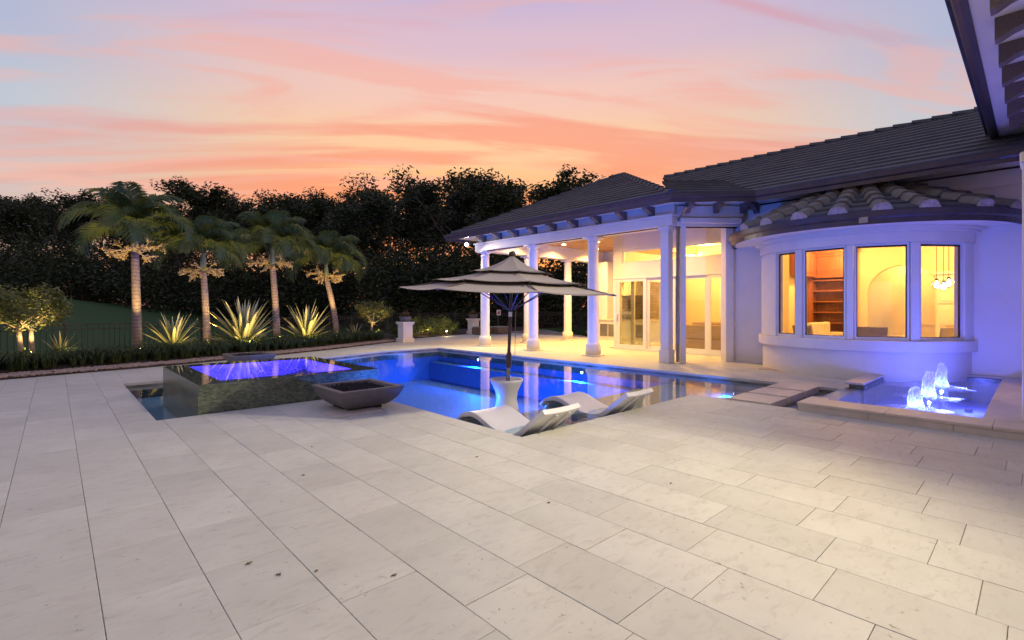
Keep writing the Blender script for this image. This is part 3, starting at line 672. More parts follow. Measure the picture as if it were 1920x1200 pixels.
# arched opening in the back wall (fills the corners above the spring line)
b = B()
cyA, rA, zs = 2.85, .87, 1.86
prof = [(cyA - rA, zs)] + [(cyA - rA * math.cos(math.pi * k / 16), zs + .86 * math.sin(math.pi * k / 16)) for k in range(1, 16)] + [(cyA + rA, zs)]
half = len(prof)
for k in range(half - 1):
    (ya, za), (yb, zb) = prof[k], prof[k + 1]
    b.add([(19.0, ya, za), (19.0, yb, zb), (19.0, yb, 2.722), (19.0, ya, 2.722), (19.2, ya, za), (19.2, yb, zb), (19.2, yb, 2.722), (19.2, ya, 2.722)], [(0, 1, 2, 3), (7, 6, 5, 4), (1, 0, 4, 5)])
b.build('arch', 'cream', house)
hb('hall_wall', 'creamtrim', (20.6, 20.7, 1.0, 4.6, 0, 3.2), (19.2, 20.6, 4.5, 4.6, 0, 3.2), (19.2, 20.6, 1.0, 1.1, 0, 3.2), (19.2, 20.6, 1.1, 4.5, 3.2, 3.3))
hb('hall_panel_moulding', 'creamtrim', (20.57, 20.6, 2.0, 3.1, .85, .90), (20.57, 20.6, 2.0, 2.05, .9, 2.5), (20.57, 20.6, 3.05, 3.1, .9, 2.5), (20.57, 20.6, 2.0, 3.1, 2.5, 2.55))
hb('hall_door', 'frame', (20.55, 20.598, 3.35, 4.1, .02, 2.3))
hb('interior_ceiling', 'cream', (13.302, 19.0, -4, 5.348, 3.42, 3.5), (13.302, 14.2, 1.0, 1.01, 3.40, 3.41), (14.402, 15.4, 5.6, 9.9, 3.42, 3.5), (18.0, 19.0, 5.6, 9.9, 3.42, 3.5), (15.4, 18.0, 5.35, 6.5, 3.42, 3.5), (15.4, 18.0, 8.9, 9.9, 3.42, 3.5), (15.4, 18.0, 6.5, 8.9, 3.85, 3.9))
hb('ceiling_tray_step', 'creamtrim', (15.38, 15.5, 6.5, 8.9, 3.5, 3.86), (17.9, 18.02, 6.5, 8.9, 3.5, 3.86), (15.5, 17.9, 6.4, 6.52, 3.5, 3.86), (15.5, 17.9, 8.88, 9.0, 3.5, 3.86))
hb('ceiling_beam', 'cream', (16.2, 16.6, -4, 5.34, 3.1, 3.418), (13.4, 19.0, .55, .95, 3.2, 3.418))
hb('dividing_wall', 'cream', (16.9, 19.0, 5.35, 5.5, 0, 3.42))
hb('living_window', 'frame', (18.93, 18.998, 7.55, 8.45, 1.0, 1.06), (18.93, 18.998, 7.55, 8.45, 2.34, 2.4), (18.93, 18.998, 7.55, 7.61, 1.06, 2.34), (18.93, 18.998, 8.39, 8.45, 1.06, 2.34), (18.93, 18.998, 7.61, 8.39, 1.68, 1.72))
b = B()
for k in range(12): b.box(18.955, 18.985, 7.62, 8.38, 1.07 + k * .105, 1.12 + k * .105)
b.build('louvre', 'creamtrim', house)

# ---- lanai: columns, beams, ceiling
def column(x, y, top=3.5, d=.165):
    c = B().box(x - .235, x + .235, y - .235, y + .235, 0, .04).lathe([(.225, .04), (.225, .33), (.205, .36), (d + .01, .38), (d, .41), (d, 1.6), (d * .95, 2.6), (d * .9, top - .22), (d * .9 + .02, top - .20), (d * .9 + .02, top - .17), (d * .9, top - .15), (d * .9, top - .11), (.20, top - .07), (.21, top - .06)], 32, (x, y)).box(x - .225, x + .225, y - .225, y + .225, top - .058, top - .001)
    o = c.build('column', 'trim', house)
    for p in o.data.polygons:
        p.use_smooth = abs(p.normal.z) < .9 and len(p.vertices) == 4 and p.area < .3
    return o
for x, y in ((11.63, 13.93), (11.63, 11.44), (11.63, 8.96), (13.95, 14.02), (16.40, 14.02)): column(x, y)
# corner pier: square shaft with base, capital and a downpipe
b = B().box(11.42, 11.66, 6.42, 6.64, .34, 3.36).box(11.39, 11.69, 6.39, 6.67, 0, .34).box(11.40, 11.68, 6.40, 6.66, 3.36, 3.42).box(11.37, 11.71, 6.37, 6.69, 3.42, 3.498)
b.build('corner_pier', 'trim', house, bevel=.008)
B().tube([(11.72, 6.32, .02), (11.72, 6.32, 3.6), (11.4, 5.9, 3.92)], .045, 10).build('downpipe', 'pewter', house)
B().obox((11.80, 6.30), (11.90, 6.21), .10, 0, 3.5).build('chamfer_pier', 'trim', house)
B().prism([(12.80, 5.55), (12.93, 5.42), (13.048, 5.42), (13.048, 5.75), (12.95, 5.75)], 0, 3.7).build('jamb_pier', 'trim', house)
hb('lanai_beam', 'trim', (11.40, 11.86, 6.30, 14.25, 3.502, 3.74), bevel=.012)
hb('lanai_beam_cap', 'trim', (11.36, 11.88, 6.26, 14.29, 3.74, 3.80), bevel=.01)
hb('lanai_frieze', 'stucco', (11.50, 11.80, 6.3, 14.2, 3.802, 4.04))
hb('shutter_slot', 'gasket', (11.50, 11.62, 6.75, 13.7, 3.485, 3.5))
hb('end_beam', 'trim', (11.862, 18.9, 13.8, 14.25, 3.502, 4.04))
hb('end_pier', 'stucco', (18.3, 18.75, 13.3, 14.25, 0, 3.5))
b = B().obox((11.72, 6.42), (12.98, 5.30), .30, 3.502, 3.72); b.build('chamfer_beam', 'trim', house, bevel=.01)
B().obox((11.64, 6.34), (12.92, 5.20), .22, 3.722, 4.0).build('chamfer_frieze', 'stucco', house)
B().obox((11.62, 6.20), (12.80, 5.16), .14, 3.56, 3.70).build('shutter_box', 'trim', house, bevel=.02)
B().obox((11.78, 6.30), (12.90, 5.32), .05, 3.47, 3.499).build('shutter_slot', 'gasket', house)
hb('lanai_ceiling', 'woodceil', (11.81, 18.75, 10.062, 13.79, 4.0, 4.03), (11.81, 14.19, 5.9, 10.06, 4.0, 4.03))
hb('kitchen_wall', 'stucco', (18.75, 18.95, 10.062, 14.25, 0, 4.03))
# downlights in the lanai ceiling
for x, y in ((12.8, 7.4), (12.8, 9.6), (13.4, 11.8), (15.6, 11.8), (17.6, 11.8), (17.4, 13.2), (15.2, 13.2), (13.0, 13.2)):
    t = B().lathe([(.075, 3.992), (.075, 4.0)], 16, (x, y)).build('downlight', 'warmbulb', house)
    lamp('downlight_lamp', 'SPOT', (x, y, 3.97), 520, (1, .55, .16), .07, (x, y, 0), 150, .8)

# ---- eaves: soffit, fascia gutter, corbels
EZ0, EZ1 = 3.93, 4.13
EAVE = [(10.72, 14.75), (10.72, 5.95), (12.06, 4.52), (12.06, -4.0)]       # outer edge seen from the garden
WALLP = [(11.52, 14.2), (11.52, 6.38), (12.95, 5.15), (13.06, -4.0)]
b = B()
b.prism([(10.74, 14.7), (10.74, 5.98), (11.56, 6.40), (11.56, 14.7)], 4.042, 4.06)
b.prism([(10.74, 5.98), (12.08, 4.55), (13.08, 5.1), (13.08, 5.7), (11.56, 6.40)], 4.042, 4.06)
b.prism([(12.08, 4.55), (12.08, -4), (13.08, -4), (13.08, 5.1)], 4.042, 4.06)
b.prism([(11.56, 14.2), (19, 14.2), (19, 15.1), (10.74, 15.1), (10.74, 14.7), (11.56, 14.7)], 4.042, 4.06)
b.build('soffit', 'stucco', house)
gprof = [(0, 0), (.045, -.012), (.05, .07), (.085, .10), (.095, .19), (.075, .20), (.06, .13), (-.02, .13), (-.02, 0)]   # ogee gutter section (outwards, up)
def sweep(path, prof, z0, name, mat, parent, closed_prof=True):
    b = B(); n = len(path); m = len(prof); vs = []
    for i in range(n):
        p = Vector(path[i])
        e1 = (p - Vector(path[i - 1])).normalized() if i > 0 else (Vector(path[1]) - p).normalized()
        e2 = (Vector(path[i + 1]) - p).normalized() if i < n - 1 else e1
        n1, n2 = Vector((-e1.y, e1.x)), Vector((-e2.y, e2.x))
        mt = (n1 + n2) / (1 + n1.dot(n2))
        for u, v in prof: vs.append((p.x + mt.x * u, p.y + mt.y * u, z0 + v))
    fs = [(i * m + k, i * m + (k + 1) % m, (i + 1) * m + (k + 1) % m, (i + 1) * m + k) for i in range(n - 1) for k in range(m)]
    fs += [tuple(range(m)), tuple(range(n * m - 1, (n - 1) * m - 1, -1))]
    b.add(vs, fs); return b.build(name, mat, parent)
sweep([(19, 15.1), (10.76, 15.1), (10.76, 5.97), (12.1, 4.54), (12.1, -4.0)][::-1], gprof, EZ0, 'gutter', 'bronze', house)
def corbel_mesh():
    prof = [(0, 0), (0, -.27), (.06, -.27), (.10, -.22), (.17, -.17), (.27, -.14), (.36, -.10), (.40, -.08), (.40, 0)]
    b = B(); n = len(prof); w = .065
    b.add([(-u, -w, v) for u, v in prof] + [(-u, w, v) for u, v in prof], [tuple(range(n)), tuple(range(2 * n - 1, n - 1, -1))] + [(i, n + i, n + (i + 1) % n, (i + 1) % n) for i in range(n)])
    return b.mesh('corbel', M['corbel'])
cm = corbel_mesh(); hO = ORG[house.name]
def corbel(x, y, z, rz=0, s=1.): return link('corbel', cm, house, Vector((x, y, z)) - hO, (0, 0, rz), (s, s, s))
for k in range(9): corbel(11.498, 13.75 - .855 * k, 4.04)
for t in (.08, .52, .93):
    p = Vector((11.62, 6.18)).lerp(Vector((12.86, 5.07)), t); corbel(p.x - .03, p.y - .03, 4.04, R(48), .9)
corbel(13.02, 4.86, 4.04, 0, .9)

# ---- roofs: each course of flat tiles is a piece of its own
def course_roof(name, poly, eave_a, eave_b, up, pitch, z0, step=.33, thick=.045, flip=False):
    """poly: plan outline (convex); eave line a->b; up: plan unit vector up the slope"""
    a, c = Vector(eave_a), Vector(eave_b); u = Vector(up).normalized(); d = (c - a).normalized()
    n0 = B(); zz = lambda p: z0 + pitch * (Vector(p) - a).dot(u)
    n0.add([(x, y, zz((x, y)) - .02) for x, y in poly], [tuple(range(len(poly)))])
    root = n0.build(name, 'roof', house)
    mx = max((Vector(p) - a).dot(u) for p in poly); run = step / math.sqrt(1 + pitch * pitch); k = 0
    while k * run < mx:
        lo, hi = k * run, min((k + 1) * run + .05, mx)
        q = clip(list(poly), tuple(a + u * lo - d), tuple(a + u * lo), True); q = clip(q, tuple(a + u * lo), tuple(a + u * lo + d), True) if False else q
        # keep the band lo..hi measured up the slope
        def band(pl, lim, keep_above):
            out = []
            for i in range(len(pl)):
                p0, p1 = Vector(pl[i]), Vector(pl[(i + 1) % len(pl)])
                s0, s1 = ((p0 - a).dot(u) - lim) * (1 if keep_above else -1), ((p1 - a).dot(u) - lim) * (1 if keep_above else -1)
                if s0 >= 0: out.append(tuple(p0))
                if s0 * s1 < 0: out.append(tuple(p0.lerp(p1, s0 / (s0 - s1))))
            return out
        q = band(list(poly), lo, True)
        if len(q) >= 3: q = band(q, hi, False)
        if len(q) >= 3 and area(q) > .004:
            bb = B(); m = len(q); top = []; bot = []
            for x, y in q:
                s_ = ((Vector((x, y)) - a).dot(u) - lo) / max(run, .01)
                lift = .012 + thick * (1 - min(s_, 1.0)) + .004
                top.append((x, y, zz((x, y)) + lift)); bot.append((x, y, zz((x, y)) - .015))
            bb.add(top + bot, [tuple(range(m)), tuple(range(2 * m - 1, m - 1, -1))] + [(i, m + i, m + (i + 1) % m, (i + 1) % m) for i in range(m)])
            bb.build('tile_course', 'roof', root)
        k += 1
    return root
def hip_caps(p, q, parent, n, w=.15, mat='roof', hgt=.07, over=1.12):
    p, q = Vector(p), Vector(q); d = (q - p) / n; t = d.normalized(); sidev = t.cross(Vector((0, 0, 1))).normalized(); upv = sidev.cross(t)
    for k in range(n):
        a = p + d * k + upv * .045; c = p + d * (k + over) + upv * .008
        vs = []
        for base, ww, hh in ((a, w, hgt), (c, w * .86, hgt * .9)):
            vs += [base - sidev * ww - upv * .03, base - sidev * ww * .55 + upv * hh * .8, base + upv * hh, base + sidev * ww * .55 + upv * hh * .8, base + sidev * ww - upv * .03]
        B().add(vs, [(0, 1, 6, 5), (1, 2, 7, 6), (2, 3, 8, 7), (3, 4, 9, 8), (0, 4, 3, 2, 1), (5, 6, 7, 8, 9)]).build('hip_tile', mat, parent)
RZ = 4.12; PI_ = .485
AP = (15.14, 10.35)
pr = course_roof('lanai_roof_front', [(10.70, 14.8), (10.70, 5.93), AP], (10.70, 0), (10.70, 1), (1, 0), PI_, RZ)
course_roof('lanai_roof_side', [(10.70, 5.93), (19.58, 5.93), AP], (0, 5.93), (1, 5.93), (0, 1), PI_, RZ)
course_roof('lanai_roof_end', [(10.70, 14.8), AP, (19.58, 14.8)], (0, 14.8), (1, 14.8), (0, -1), PI_, RZ)
course_roof('lanai_roof_back', [(19.58, 5.93), (19.58, 14.8), AP], (19.58, 0), (19.58, 1), (-1, 0), PI_, RZ, step=.8)
za = RZ + PI_ * (AP[0] - 10.70)
hip_caps((10.74, 5.97, RZ), (*AP, za), pr, 14, .12)
hip_caps((10.74, 14.76, RZ), (*AP, za), pr, 14, .12)
mr = course_roof('main_roof_front', [(12.04, 4.52), (12.04, -4.0), (16.15, -4.0), (16.15, 9.3), (14.0, 7.2)], (12.04, 0), (12.04, 1), (1, 0), PI_, RZ)
course_roof('main_roof_back', [(16.15, -4), (20.26, -4), (20.26, 9.3), (16.15, 9.3)], (20.26, 0), (20.26, 1), (-1, 0), PI_, RZ, step=.8)
course_roof('chamfer_roof', [(10.72, 5.93), (12.05, 4.52), (13.6, 6.05), (12.3, 7.1)], (10.72, 5.93), (12.05, 4.52), (.727, .686), PI_ * .8, RZ)
zr = RZ + PI_ * (16.15 - 12.04)
hip_caps((16.15, 9.2, zr), (16.15, -4, zr), mr, 34, .12)

# ------------------------------------------------------------------ bow window
CX, CY = 13.5, 2.8
def arc(r, a0, a1, n): return [(CX - r * math.cos(R(a0 + (a1 - a0) * i / n)), CY + r * math.sin(R(a0 + (a1 - a0) * i / n))) for i in range(n + 1)]
def ring(b, r0, r1, a0, a1, z0, z1, n):
    p, q = arc(r0, a0, a1, n), arc(r1, a0, a1, n)
    vs = [(x, y, z0) for x, y in p] + [(x, y, z0) for x, y in q] + [(x, y, z1) for x, y in p] + [(x, y, z1) for x, y in q]; m = n + 1
    fs = []
    for i in range(n):
        fs += [(i, i + 1, m + i + 1, m + i), (2 * m + i, 3 * m + i, 3 * m + i + 1, 2 * m + i + 1), (i, 2 * m + i, 2 * m + i + 1, i + 1), (m + i, m + i + 1, 3 * m + i + 1, 3 * m + i)]
    fs += [(0, m, 3 * m, 2 * m), (n, 2 * m + n, 3 * m + n, m + n)]
    return b.add(vs, fs)
bow = ring(B(), 1.80, 1.97, -77, 77, 0, .56, 40).build('bow_base_wall', 'stucco', house)
ring(B(), 1.80, 2.06, -78, 78, .562, .775, 40).build('bow_sill', 'trim', house, bevel=.012)
ring(B(), 1.80, 2.03, -78, 78, 2.66, 2.86, 40).build('bow_head', 'trim', house)
ring(ring(B(), 1.80, 2.10, -78, 78, 2.862, 2.91, 40), 1.80, 2.17, -78, 78, 2.912, 2.96, 40).build('bow_cornice', 'trim', house)
WIN = [(22.3, 39.0), (-5.7, 18.2), (-35.5, -9.0), (-67.5, -39.6)]
for a0, a1 in ((39.0, 78), (18.2, 22.3), (-9.0, -5.7), (-39.6, -35.5), (-78, -67.5)):
    b = ring(B(), 1.82, 2.0, a0, a1, .777, 2.658, max(1, int((a1 - a0) / 4)))
    b.build('mullion_post', 'frame', house, bevel=.006)
for a0, a1 in WIN:
    p0 = Vector((CX - 1.94 * math.cos(R(a0)), CY + 1.94 * math.sin(R(a0)))); p1 = Vector((CX - 1.94 * math.cos(R(a1)), CY + 1.94 * math.sin(R(a1))))
    d = (p1 - p0).normalized(); p0 = p0 + d * .008; p1 = p1 - d * .008
    w = B().obox(p0, p1, .05, .777, .835).obox(p0, p1, .05, 2.62, 2.657).obox(p0, p0 + d * .035, .049, .836, 2.619).obox(p1 - d * .035, p1, .049, .836, 2.619).build('window', 'frame', house)
    B().obox(p0 + d * .035, p1 - d * .035, .008, .836, 2.619).build('pane', 'glass', w)
    B().obox(p0 + d * .036, p0 + d * .052, .03, .837, 2.618).obox(p1 - d * .052, p1 - d * .036, .03, .837, 2.618).obox(p0 + d * .052, p1 - d * .052, .03, 2.585, 2.618).obox(p0 + d * .052, p1 - d * .052, .03, .837, .85).build('gasket', 'gasket', w)
ring(B(), .4, 2.62, -80, 80, 2.962, 2.985, 40).build('bow_soffit', 'stucco', house)
gp = [(CX - 2.62 * math.cos(R(t)), CY + 2.62 * math.sin(R(t))) for t in range(-80, 81, 4)]
sweep(gp, [(-.02, 0), (.05, -.015), (.055, .08), (.10, .11), (.115, .21), (.09, .215), (.07, .14), (-.02, .14)], 2.955, 'bow_gutter', 'bronze', house)
# facetted tile roof over the bow with mortared hip caps
BZ, BP = 3.165, .44
angs = [82, 62, 39, 24.4, 9.2, -4.7, -18.9, -33.5, -52.8, -68, -84]
bowroof = None
for a0, a1 in zip(angs, angs[1:]):
    p0 = (CX - 2.72 * math.cos(R(a0)), CY + 2.72 * math.sin(R(a0))); p1 = (CX - 2.72 * math.cos(R(a1)), CY + 2.72 * math.sin(R(a1)))
    am = R((a0 + a1) / 2); up = (math.cos(am), -math.sin(am))
    br_ = course_roof('bow_roof', [p0, (CX, CY), p1], p0, p1, up, BP / 1.0, BZ, step=.34, thick=.04)
for a in angs[2:-1]:
    c_, s_ = math.cos(R(a)), math.sin(R(a))
    pa = Vector((CX - 2.70 * c_, CY + 2.70 * s_, BZ + .03)); pb = Vector((CX - .62 * c_, CY + .62 * s_, BZ + .03 + BP * 2.08))
    hip_caps(pa, pb, br_, 6, .17, 'roofcap', .10)
    # pale mortar plug at the foot of the hip
    t = Vector((c_, -s_, BP)).normalized(); sv = t.cross(Vector((0, 0, 1))).normalized(); uv = sv.cross(t); a_ = pa - t * .012 + uv * .045
    vs = [a_ - sv * .16 - uv * .04, a_ - sv * .11 + uv * .06, a_ - sv * .03 + uv * .088, a_ + sv * .05 + uv * .085, a_ + sv * .11 + uv * .055, a_ + sv * .16 - uv * .04]
    vs = vs + [v - t * rnd.uniform(.015, .05) - uv * .01 for v in vs]
    B().add(vs, [(6, 7, 8, 9, 10, 11), (0, 1, 7, 6), (1, 2, 8, 7), (2, 3, 9, 8), (3, 4, 10, 9), (4, 5, 11, 10)]).build('mortar_plug', 'mortar', br_)
c_ = R(-13); p = Vector((CX - 2.735 * math.cos(c_), CY + 2.735 * math.sin(c_)))
B().obox((p.x, p.y - .07), (p.x + .015, p.y + .07), .012, 2.965, 3.07).build('gutter_bracket', 'pewter', house)

# ------------------------------------------------------------------ near wing: pier, high eave with corbels and flood lamp
wing = thing('house_wing', 'taller white wing of the house with deep eave, dark gutter and timber corbels', 'house', (10, -1.2, 0))
def wb(name, mat, *boxes, bevel=0.):
    b = B()
    for q in boxes: b.box(*q)
    return b.build(name, mat, wing, bevel=bevel)
wb('wall', 'stucco', (2.5, 12.9, -3.0, -.62, 0, 4.72))
wb('pier', 'trim', (8.05, 8.5, -.6, .125, .117, 3.06), (8.03, 8.52, -.62, .145, 3.06, 3.18), bevel=.02)
wb('soffit', 'stucco', (2.2, 13.2, -.70, .60, 4.62, 4.66))
sweep([(2.2, .56), (13.1, .56)], [(-.06, -.03), (.0, -.05), (.05, -.045), (.055, .05), (.09, .09), (.10, .20), (.07, .21), (.05, .13), (-.06, .13)], 4.63, 'gutter', 'bronze', wing)
prof = [(0, 0), (0, -.46), (.12, -.46), (.2, -.40), (.3, -.28), (.42, -.19), (.55, -.145), (.68, -.14), (.80, -.17), (.90, -.225), (.95, -.235), (.95, 0)]
b = B(); n_ = len(prof); w_ = .085
b.add([(-w_, u, v) for u, v in prof] + [(w_, u, v) for u, v in prof], [tuple(range(n_ - 1, -1, -1)), tuple(range(n_, 2 * n_))] + [(i, (i + 1) % n_, n_ + (i + 1) % n_, n_ + i) for i in range(n_)])
wcm = b.mesh('corbel', M['corbel'])
for k in range(10): link('corbel', wcm, wing, Vector((4.55 + .79 * k, -.62, 4.618)) - ORG[wing.name])
b = B().add([(2.2, .70, 4.78), (13.4, .70, 4.78), (13.4, -3, 6.5), (2.2, -3, 6.5)], [(0, 1, 2, 3)]); b.build('roof', 'roof', wing)

def flood(loc, target, energy, label, spot=120, col=(1, .84, .58), size=1., blend=.75):
    p = Vector(loc); t = thing('flood_light', label, 'light', p)
    d = (Vector(target) - p).normalized()
    B().tube([p, p + Vector((0, 0, .08 * size))], .03 * size, 8).build('mount', 'pewter', t)
    B().tube([p - d * .10 * size, p - d * .02 * size, p + d * .06 * size], [.03 * size, .055 * size, .07 * size], 14, cap=True).build('housing', 'pewter', t)
    bl = B().lathe([(.001, -.02), (.045 * size, -.008), (.06 * size, .012)], 14).build('bulb', 'floodbulb', t, local=True)
    bl.location = d * .075 * size; bl.rotation_euler = d.to_track_quat('-Z', 'Y').to_euler()
    lamp('flood_lamp', 'SPOT', p + d * .16 * size, energy, col, .05, target, spot, blend)
flood((6.9, .22, 4.50), (5.6, 8.0, 0), 760, 'adjustable floodlight under the deep eave aimed at the pool', 92, blend=1.0)
flood((6.6, .22, 4.50), (.6, 3.0, 0), 1750, 'added second floodlight head under the deep eave brightening the open terrace', 92, blend=1.0)  # extra head added beside the first to brighten the near paving
flood((11.15, 14.42, 3.78), (7.5, 10.5, 0), 700, 'bright adjustable floodlight at the far lanai corner under the eave', 150)

# ------------------------------------------------------------------ light inside
for x, y, e in ((14.4, 2.6, 250), (17.3, 4.2, 310), (17.3, 1.2, 290), (15.0, -.6, 160)):
    B().lathe([(.09, 3.412), (.09, 3.419)], 16, (x, y)).build('added_downlight', 'warmbulb', house)  # disc put in as a fitting for the room lamp
    lamp('room_lamp', 'POINT', (x, y, 3.1), e, (1, .50, .115), .10)
for x, y, e in ((15.2, 7.2, 200), (16.7, 7.7, 290), (17.8, 9.0, 210), (19.9, 2.8, 130)):
    zc = 3.19 if x > 19 else 3.84 if (15.5 < x < 17.9 and y < 8.88) else 3.41
    B().lathe([(.09, zc), (.09, zc + .008)], 16, (x, y)).build('added_downlight', 'warmbulb', house)  # disc added above a room lamp that had no fitting
    lamp('room_lamp', 'POINT', (x, y, 3.3 if x < 19 else 2.9), e, (1, .50, .115), .10)

# ------------------------------------------------------------------ things on the terrace and in the pool
# parasol
CPOS = Vector((4.88, 5.35, -.27))
um = thing('parasol', 'taupe three tier market parasol with dark brown pole rising from a white planter', 'parasol', CPOS)
um.rotation_euler = (R(2.9), 0, 0)
H0 = 1.93
def tier(r0, z0, r1, z1, sag, name, a0):
    """8 fabric panels from ring r0 (top) to r1 (hem), hem edges slightly cupped"""
    root = B().lathe([(r0 * .5, z0 - .012), (r0 * .55, z0 - .004)], 8).build(name, 'canvas', um, local=True)
    for k in range(8):
        t0, t1 = a0 + k * math.pi / 4, a0 + (k + 1) * math.pi / 4; vs = []; nu, nv2 = 7, 6
        for j in range(nv2):
            s_ = j / (nv2 - 1); r_ = r0 + (r1 - r0) * s_; z_ = z0 + (z1 - z0) * (s_ ** .9) - sag * math.sin(math.pi * s_)
            for i in range(nu):
                u = i / (nu - 1); e = Vector((r_ * math.cos(t0), r_ * math.sin(t0))).lerp(Vector((r_ * math.cos(t1), r_ * math.sin(t1))), u)
                dip = 4 * u * (1 - u) * s_
                vs.append((e.x * (1 - .012 * dip), e.y * (1 - .012 * dip), z_ - .018 * dip * (r1 - .0)))
        fs = [(j * nu + i, j * nu + i + 1, (j + 1) * nu + i + 1, (j + 1) * nu + i) for j in range(nv2 - 1) for i in range(nu - 1)]
        m = len(vs); vs2 = [(x, y, z - .004) for x, y, z in vs]
        fs2 = [tuple(i + m for i in f[::-1]) for f in fs]
        edge = [((nv2 - 1) * nu + i, (nv2 - 1) * nu + i + 1) for i in range(nu - 1)]
        fs3 = [(a + m, c + m, c, a) for a, c in edge]
        B().add(vs + vs2, fs + fs2 + fs3).build('panel', 'canvas', root, smooth=True, local=True)
    return root
A0 = R(14)
tier(.62, H0 + .20, 1.60, H0, .03, 'lower_canopy', A0)
tier(.30, H0 + .31, 1.09, H0 + .130, .025, 'middle_canopy', A0)
tier(.03, H0 + .50, .56, H0 + .275, .03, 'top_canopy', A0)
for k in range(8):
    t = A0 + k * math.pi / 4; c_, s_ = math.cos(t), math.sin(t)
    B().tube([(.05 * c_, .05 * s_, H0 + .30), (.62 * c_, .62 * s_, H0 + .175), (1.61 * c_, 1.61 * s_, H0 - .02)], .009, 6).build('rib', 'polewood', um, local=True)
    B().tube([(.04 * c_, .04 * s_, H0 - .28), (.75 * c_, .75 * s_, H0 + .125)], .008, 6).build('strut', 'polewood', um, local=True)
    B().tube([(.56 * c_, .56 * s_, H0 + .268), (.62 * c_, .62 * s_, H0 + .256)], .010, 6).tube([(1.09 * c_, 1.09 * s_, H0 + .123), (1.15 * c_, 1.15 * s_, H0 + .112)], .010, 6).build('rib_tip', 'polewood', um, local=True)
B().tube([(0, 0, .30), (0, 0, H0 + .49)], .024, 14).build('pole', 'polewood', um, smooth=False, local=True)
B().lathe([(.032, .80), (.042, .82), (.042, .98), (.036, 1.0), (.030, 1.02)], 16).build('pole_collar', 'polewood', um, local=True)
B().tube([(0, 0, .28), (0, 0, .80)], .030, 14).build('lower_pole', 'pewter', um, local=True)
B().lathe([(.027, 1.55), (.028, 1.62)], 14).build('pole_label', 'signwhite', um, local=True)
B().lathe([(.001, H0 + .58), (.03, H0 + .575), (.05, H0 + .555), (.055, H0 + .53), (.045, H0 + .505), (.02, H0 + .495), (.035, H0 + .485), (.04, H0 + .47)], 16).build('finial', 'polewood', um, smooth=True, local=True)
B().tube([(.05, -.06, 1.72), (.055, -.065, 1.2), (.058, -.07, .9)], .004, 6).build('cord', 'pewter', um, local=True)
# hourglass planter that holds the pole
pl = thing('planter_stand', 'white hourglass shaped resin planter stand holding the parasol pole', 'planter', CPOS)
B().lathe([(.235, .001), (.235, .03), (.215, .08), (.165, .24), (.15, .34), (.165, .44), (.225, .57), (.245, .61), (.245, .63), (.232, .632), (.215, .60), (.16, .50), (.10, .49)], 40).build('body', 'resin', pl, smooth=True, local=True)
B().lathe([(.14, .49), (.13, .515), (.035, .52)], 24).build('fill', 'pebble', pl, local=True)

# sculpted ledge loungers: profile in (y,z), extruded across x
def lounger(x0, label):
    t = thing('pool_lounger', label, 'lounger', (x0, 3.75, -.27), 0, 'resin loungers on the tanning ledge')
    W_ = .62
    ctrl = [(1.50, .185), (1.40, .275), (1.24, .335), (1.08, .33), (.92, .275), (.76, .215), (.58, .185), (.42, .20), (.30, .255), (.17, .36), (.05, .46), (-.07, .555)]
    pts = []
    for i in range(len(ctrl) - 1):
        p0, p1, p2, p3 = [Vector(ctrl[max(0, min(len(ctrl) - 1, j))]) for j in (i - 1, i, i + 1, i + 2)]
        for s_ in range(4):
            u = s_ / 4; pts.append(.5 * ((2 * p1) + (-p0 + p2) * u + (2 * p0 - 5 * p1 + 4 * p2 - p3) * u * u + (-p0 + 3 * p1 - 3 * p2 + p3) * u ** 3))
    pts.append(Vector(ctrl[-1]))
    top, bot = [], []
    for i, p in enumerate(pts):
        d = (pts[min(i + 1, len(pts) - 1)] - pts[max(i - 1, 0)]).normalized(); nrm = Vector((d.y, -d.x)) * (-1 if d.x < 0 else 1)
        if nrm.y < 0: nrm = -nrm
        th = .045 if i < 6 else .065
        top.append(p); bot.append(p - nrm * th)
    n = len(pts); nx = 7; vs = []
    for r_ in (top, bot):
        for i in range(nx):
            u = i / (nx - 1) * 2 - 1
            for p in r_: vs.append((W_ * (u + 1) / 2, p.x, p.y + .012 * u * u))
    fs = []
    for i in range(nx - 1):
        for k in range(n - 1):
            a = i * n + k; fs.append((a, a + 1, a + n + 1, a + n)); c = nx * n + a; fs.append((c, c + n, c + n + 1, c + 1))
    for k in range(n - 1):
        fs.append((k, nx * n + k, nx * n + k + 1, k + 1)); a = (nx - 1) * n + k; fs.append((a, a + 1, nx * n + a + 1, nx * n + a))
    for k in (0, n - 1):
        for i in range(nx - 1):
            a, c = i * n + k, (i + 1) * n + k; fs.append((a, c, nx * n + c, nx * n + a) if k == 0 else (a, nx * n + a, nx * n + c, c))
    B().add(vs, fs).build('shell', 'resin', t, smooth=True, bevel=.006, local=True)
    # ribs on the back of the headrest, and the foot that stands on the ledge
    for xr in (.20, .42):
        B().add([(xr - .006, -.09, .49), (xr + .006, -.09, .49), (xr + .006, .26, .185), (xr - .006, .26, .185), (xr - .006, -.115, .475), (xr + .006, -.115, .475), (xr + .006, .235, .165), (xr - .006, .235, .165)], [(4, 5, 6, 7), (0, 3, 2, 1), (0, 1, 5, 4), (1, 2, 6, 5), (2, 3, 7, 6), (3, 0, 4, 7)]).build('rib', 'resin', t, local=True)
    B().box(.06, W_ - .06, .40, .78, .0, .175).build('base_block', 'resin', t, local=True)
    B().box(.08, W_ - .08, 1.38, 1.46, .0, .22).build('foot', 'resin', t, local=True)
lounger(3.88, 'white sculpted resin lounger lying on the ledge beside the pool corner')
lounger(5.47, 'white sculpted resin lounger further from the pool corner, past the first lounger')

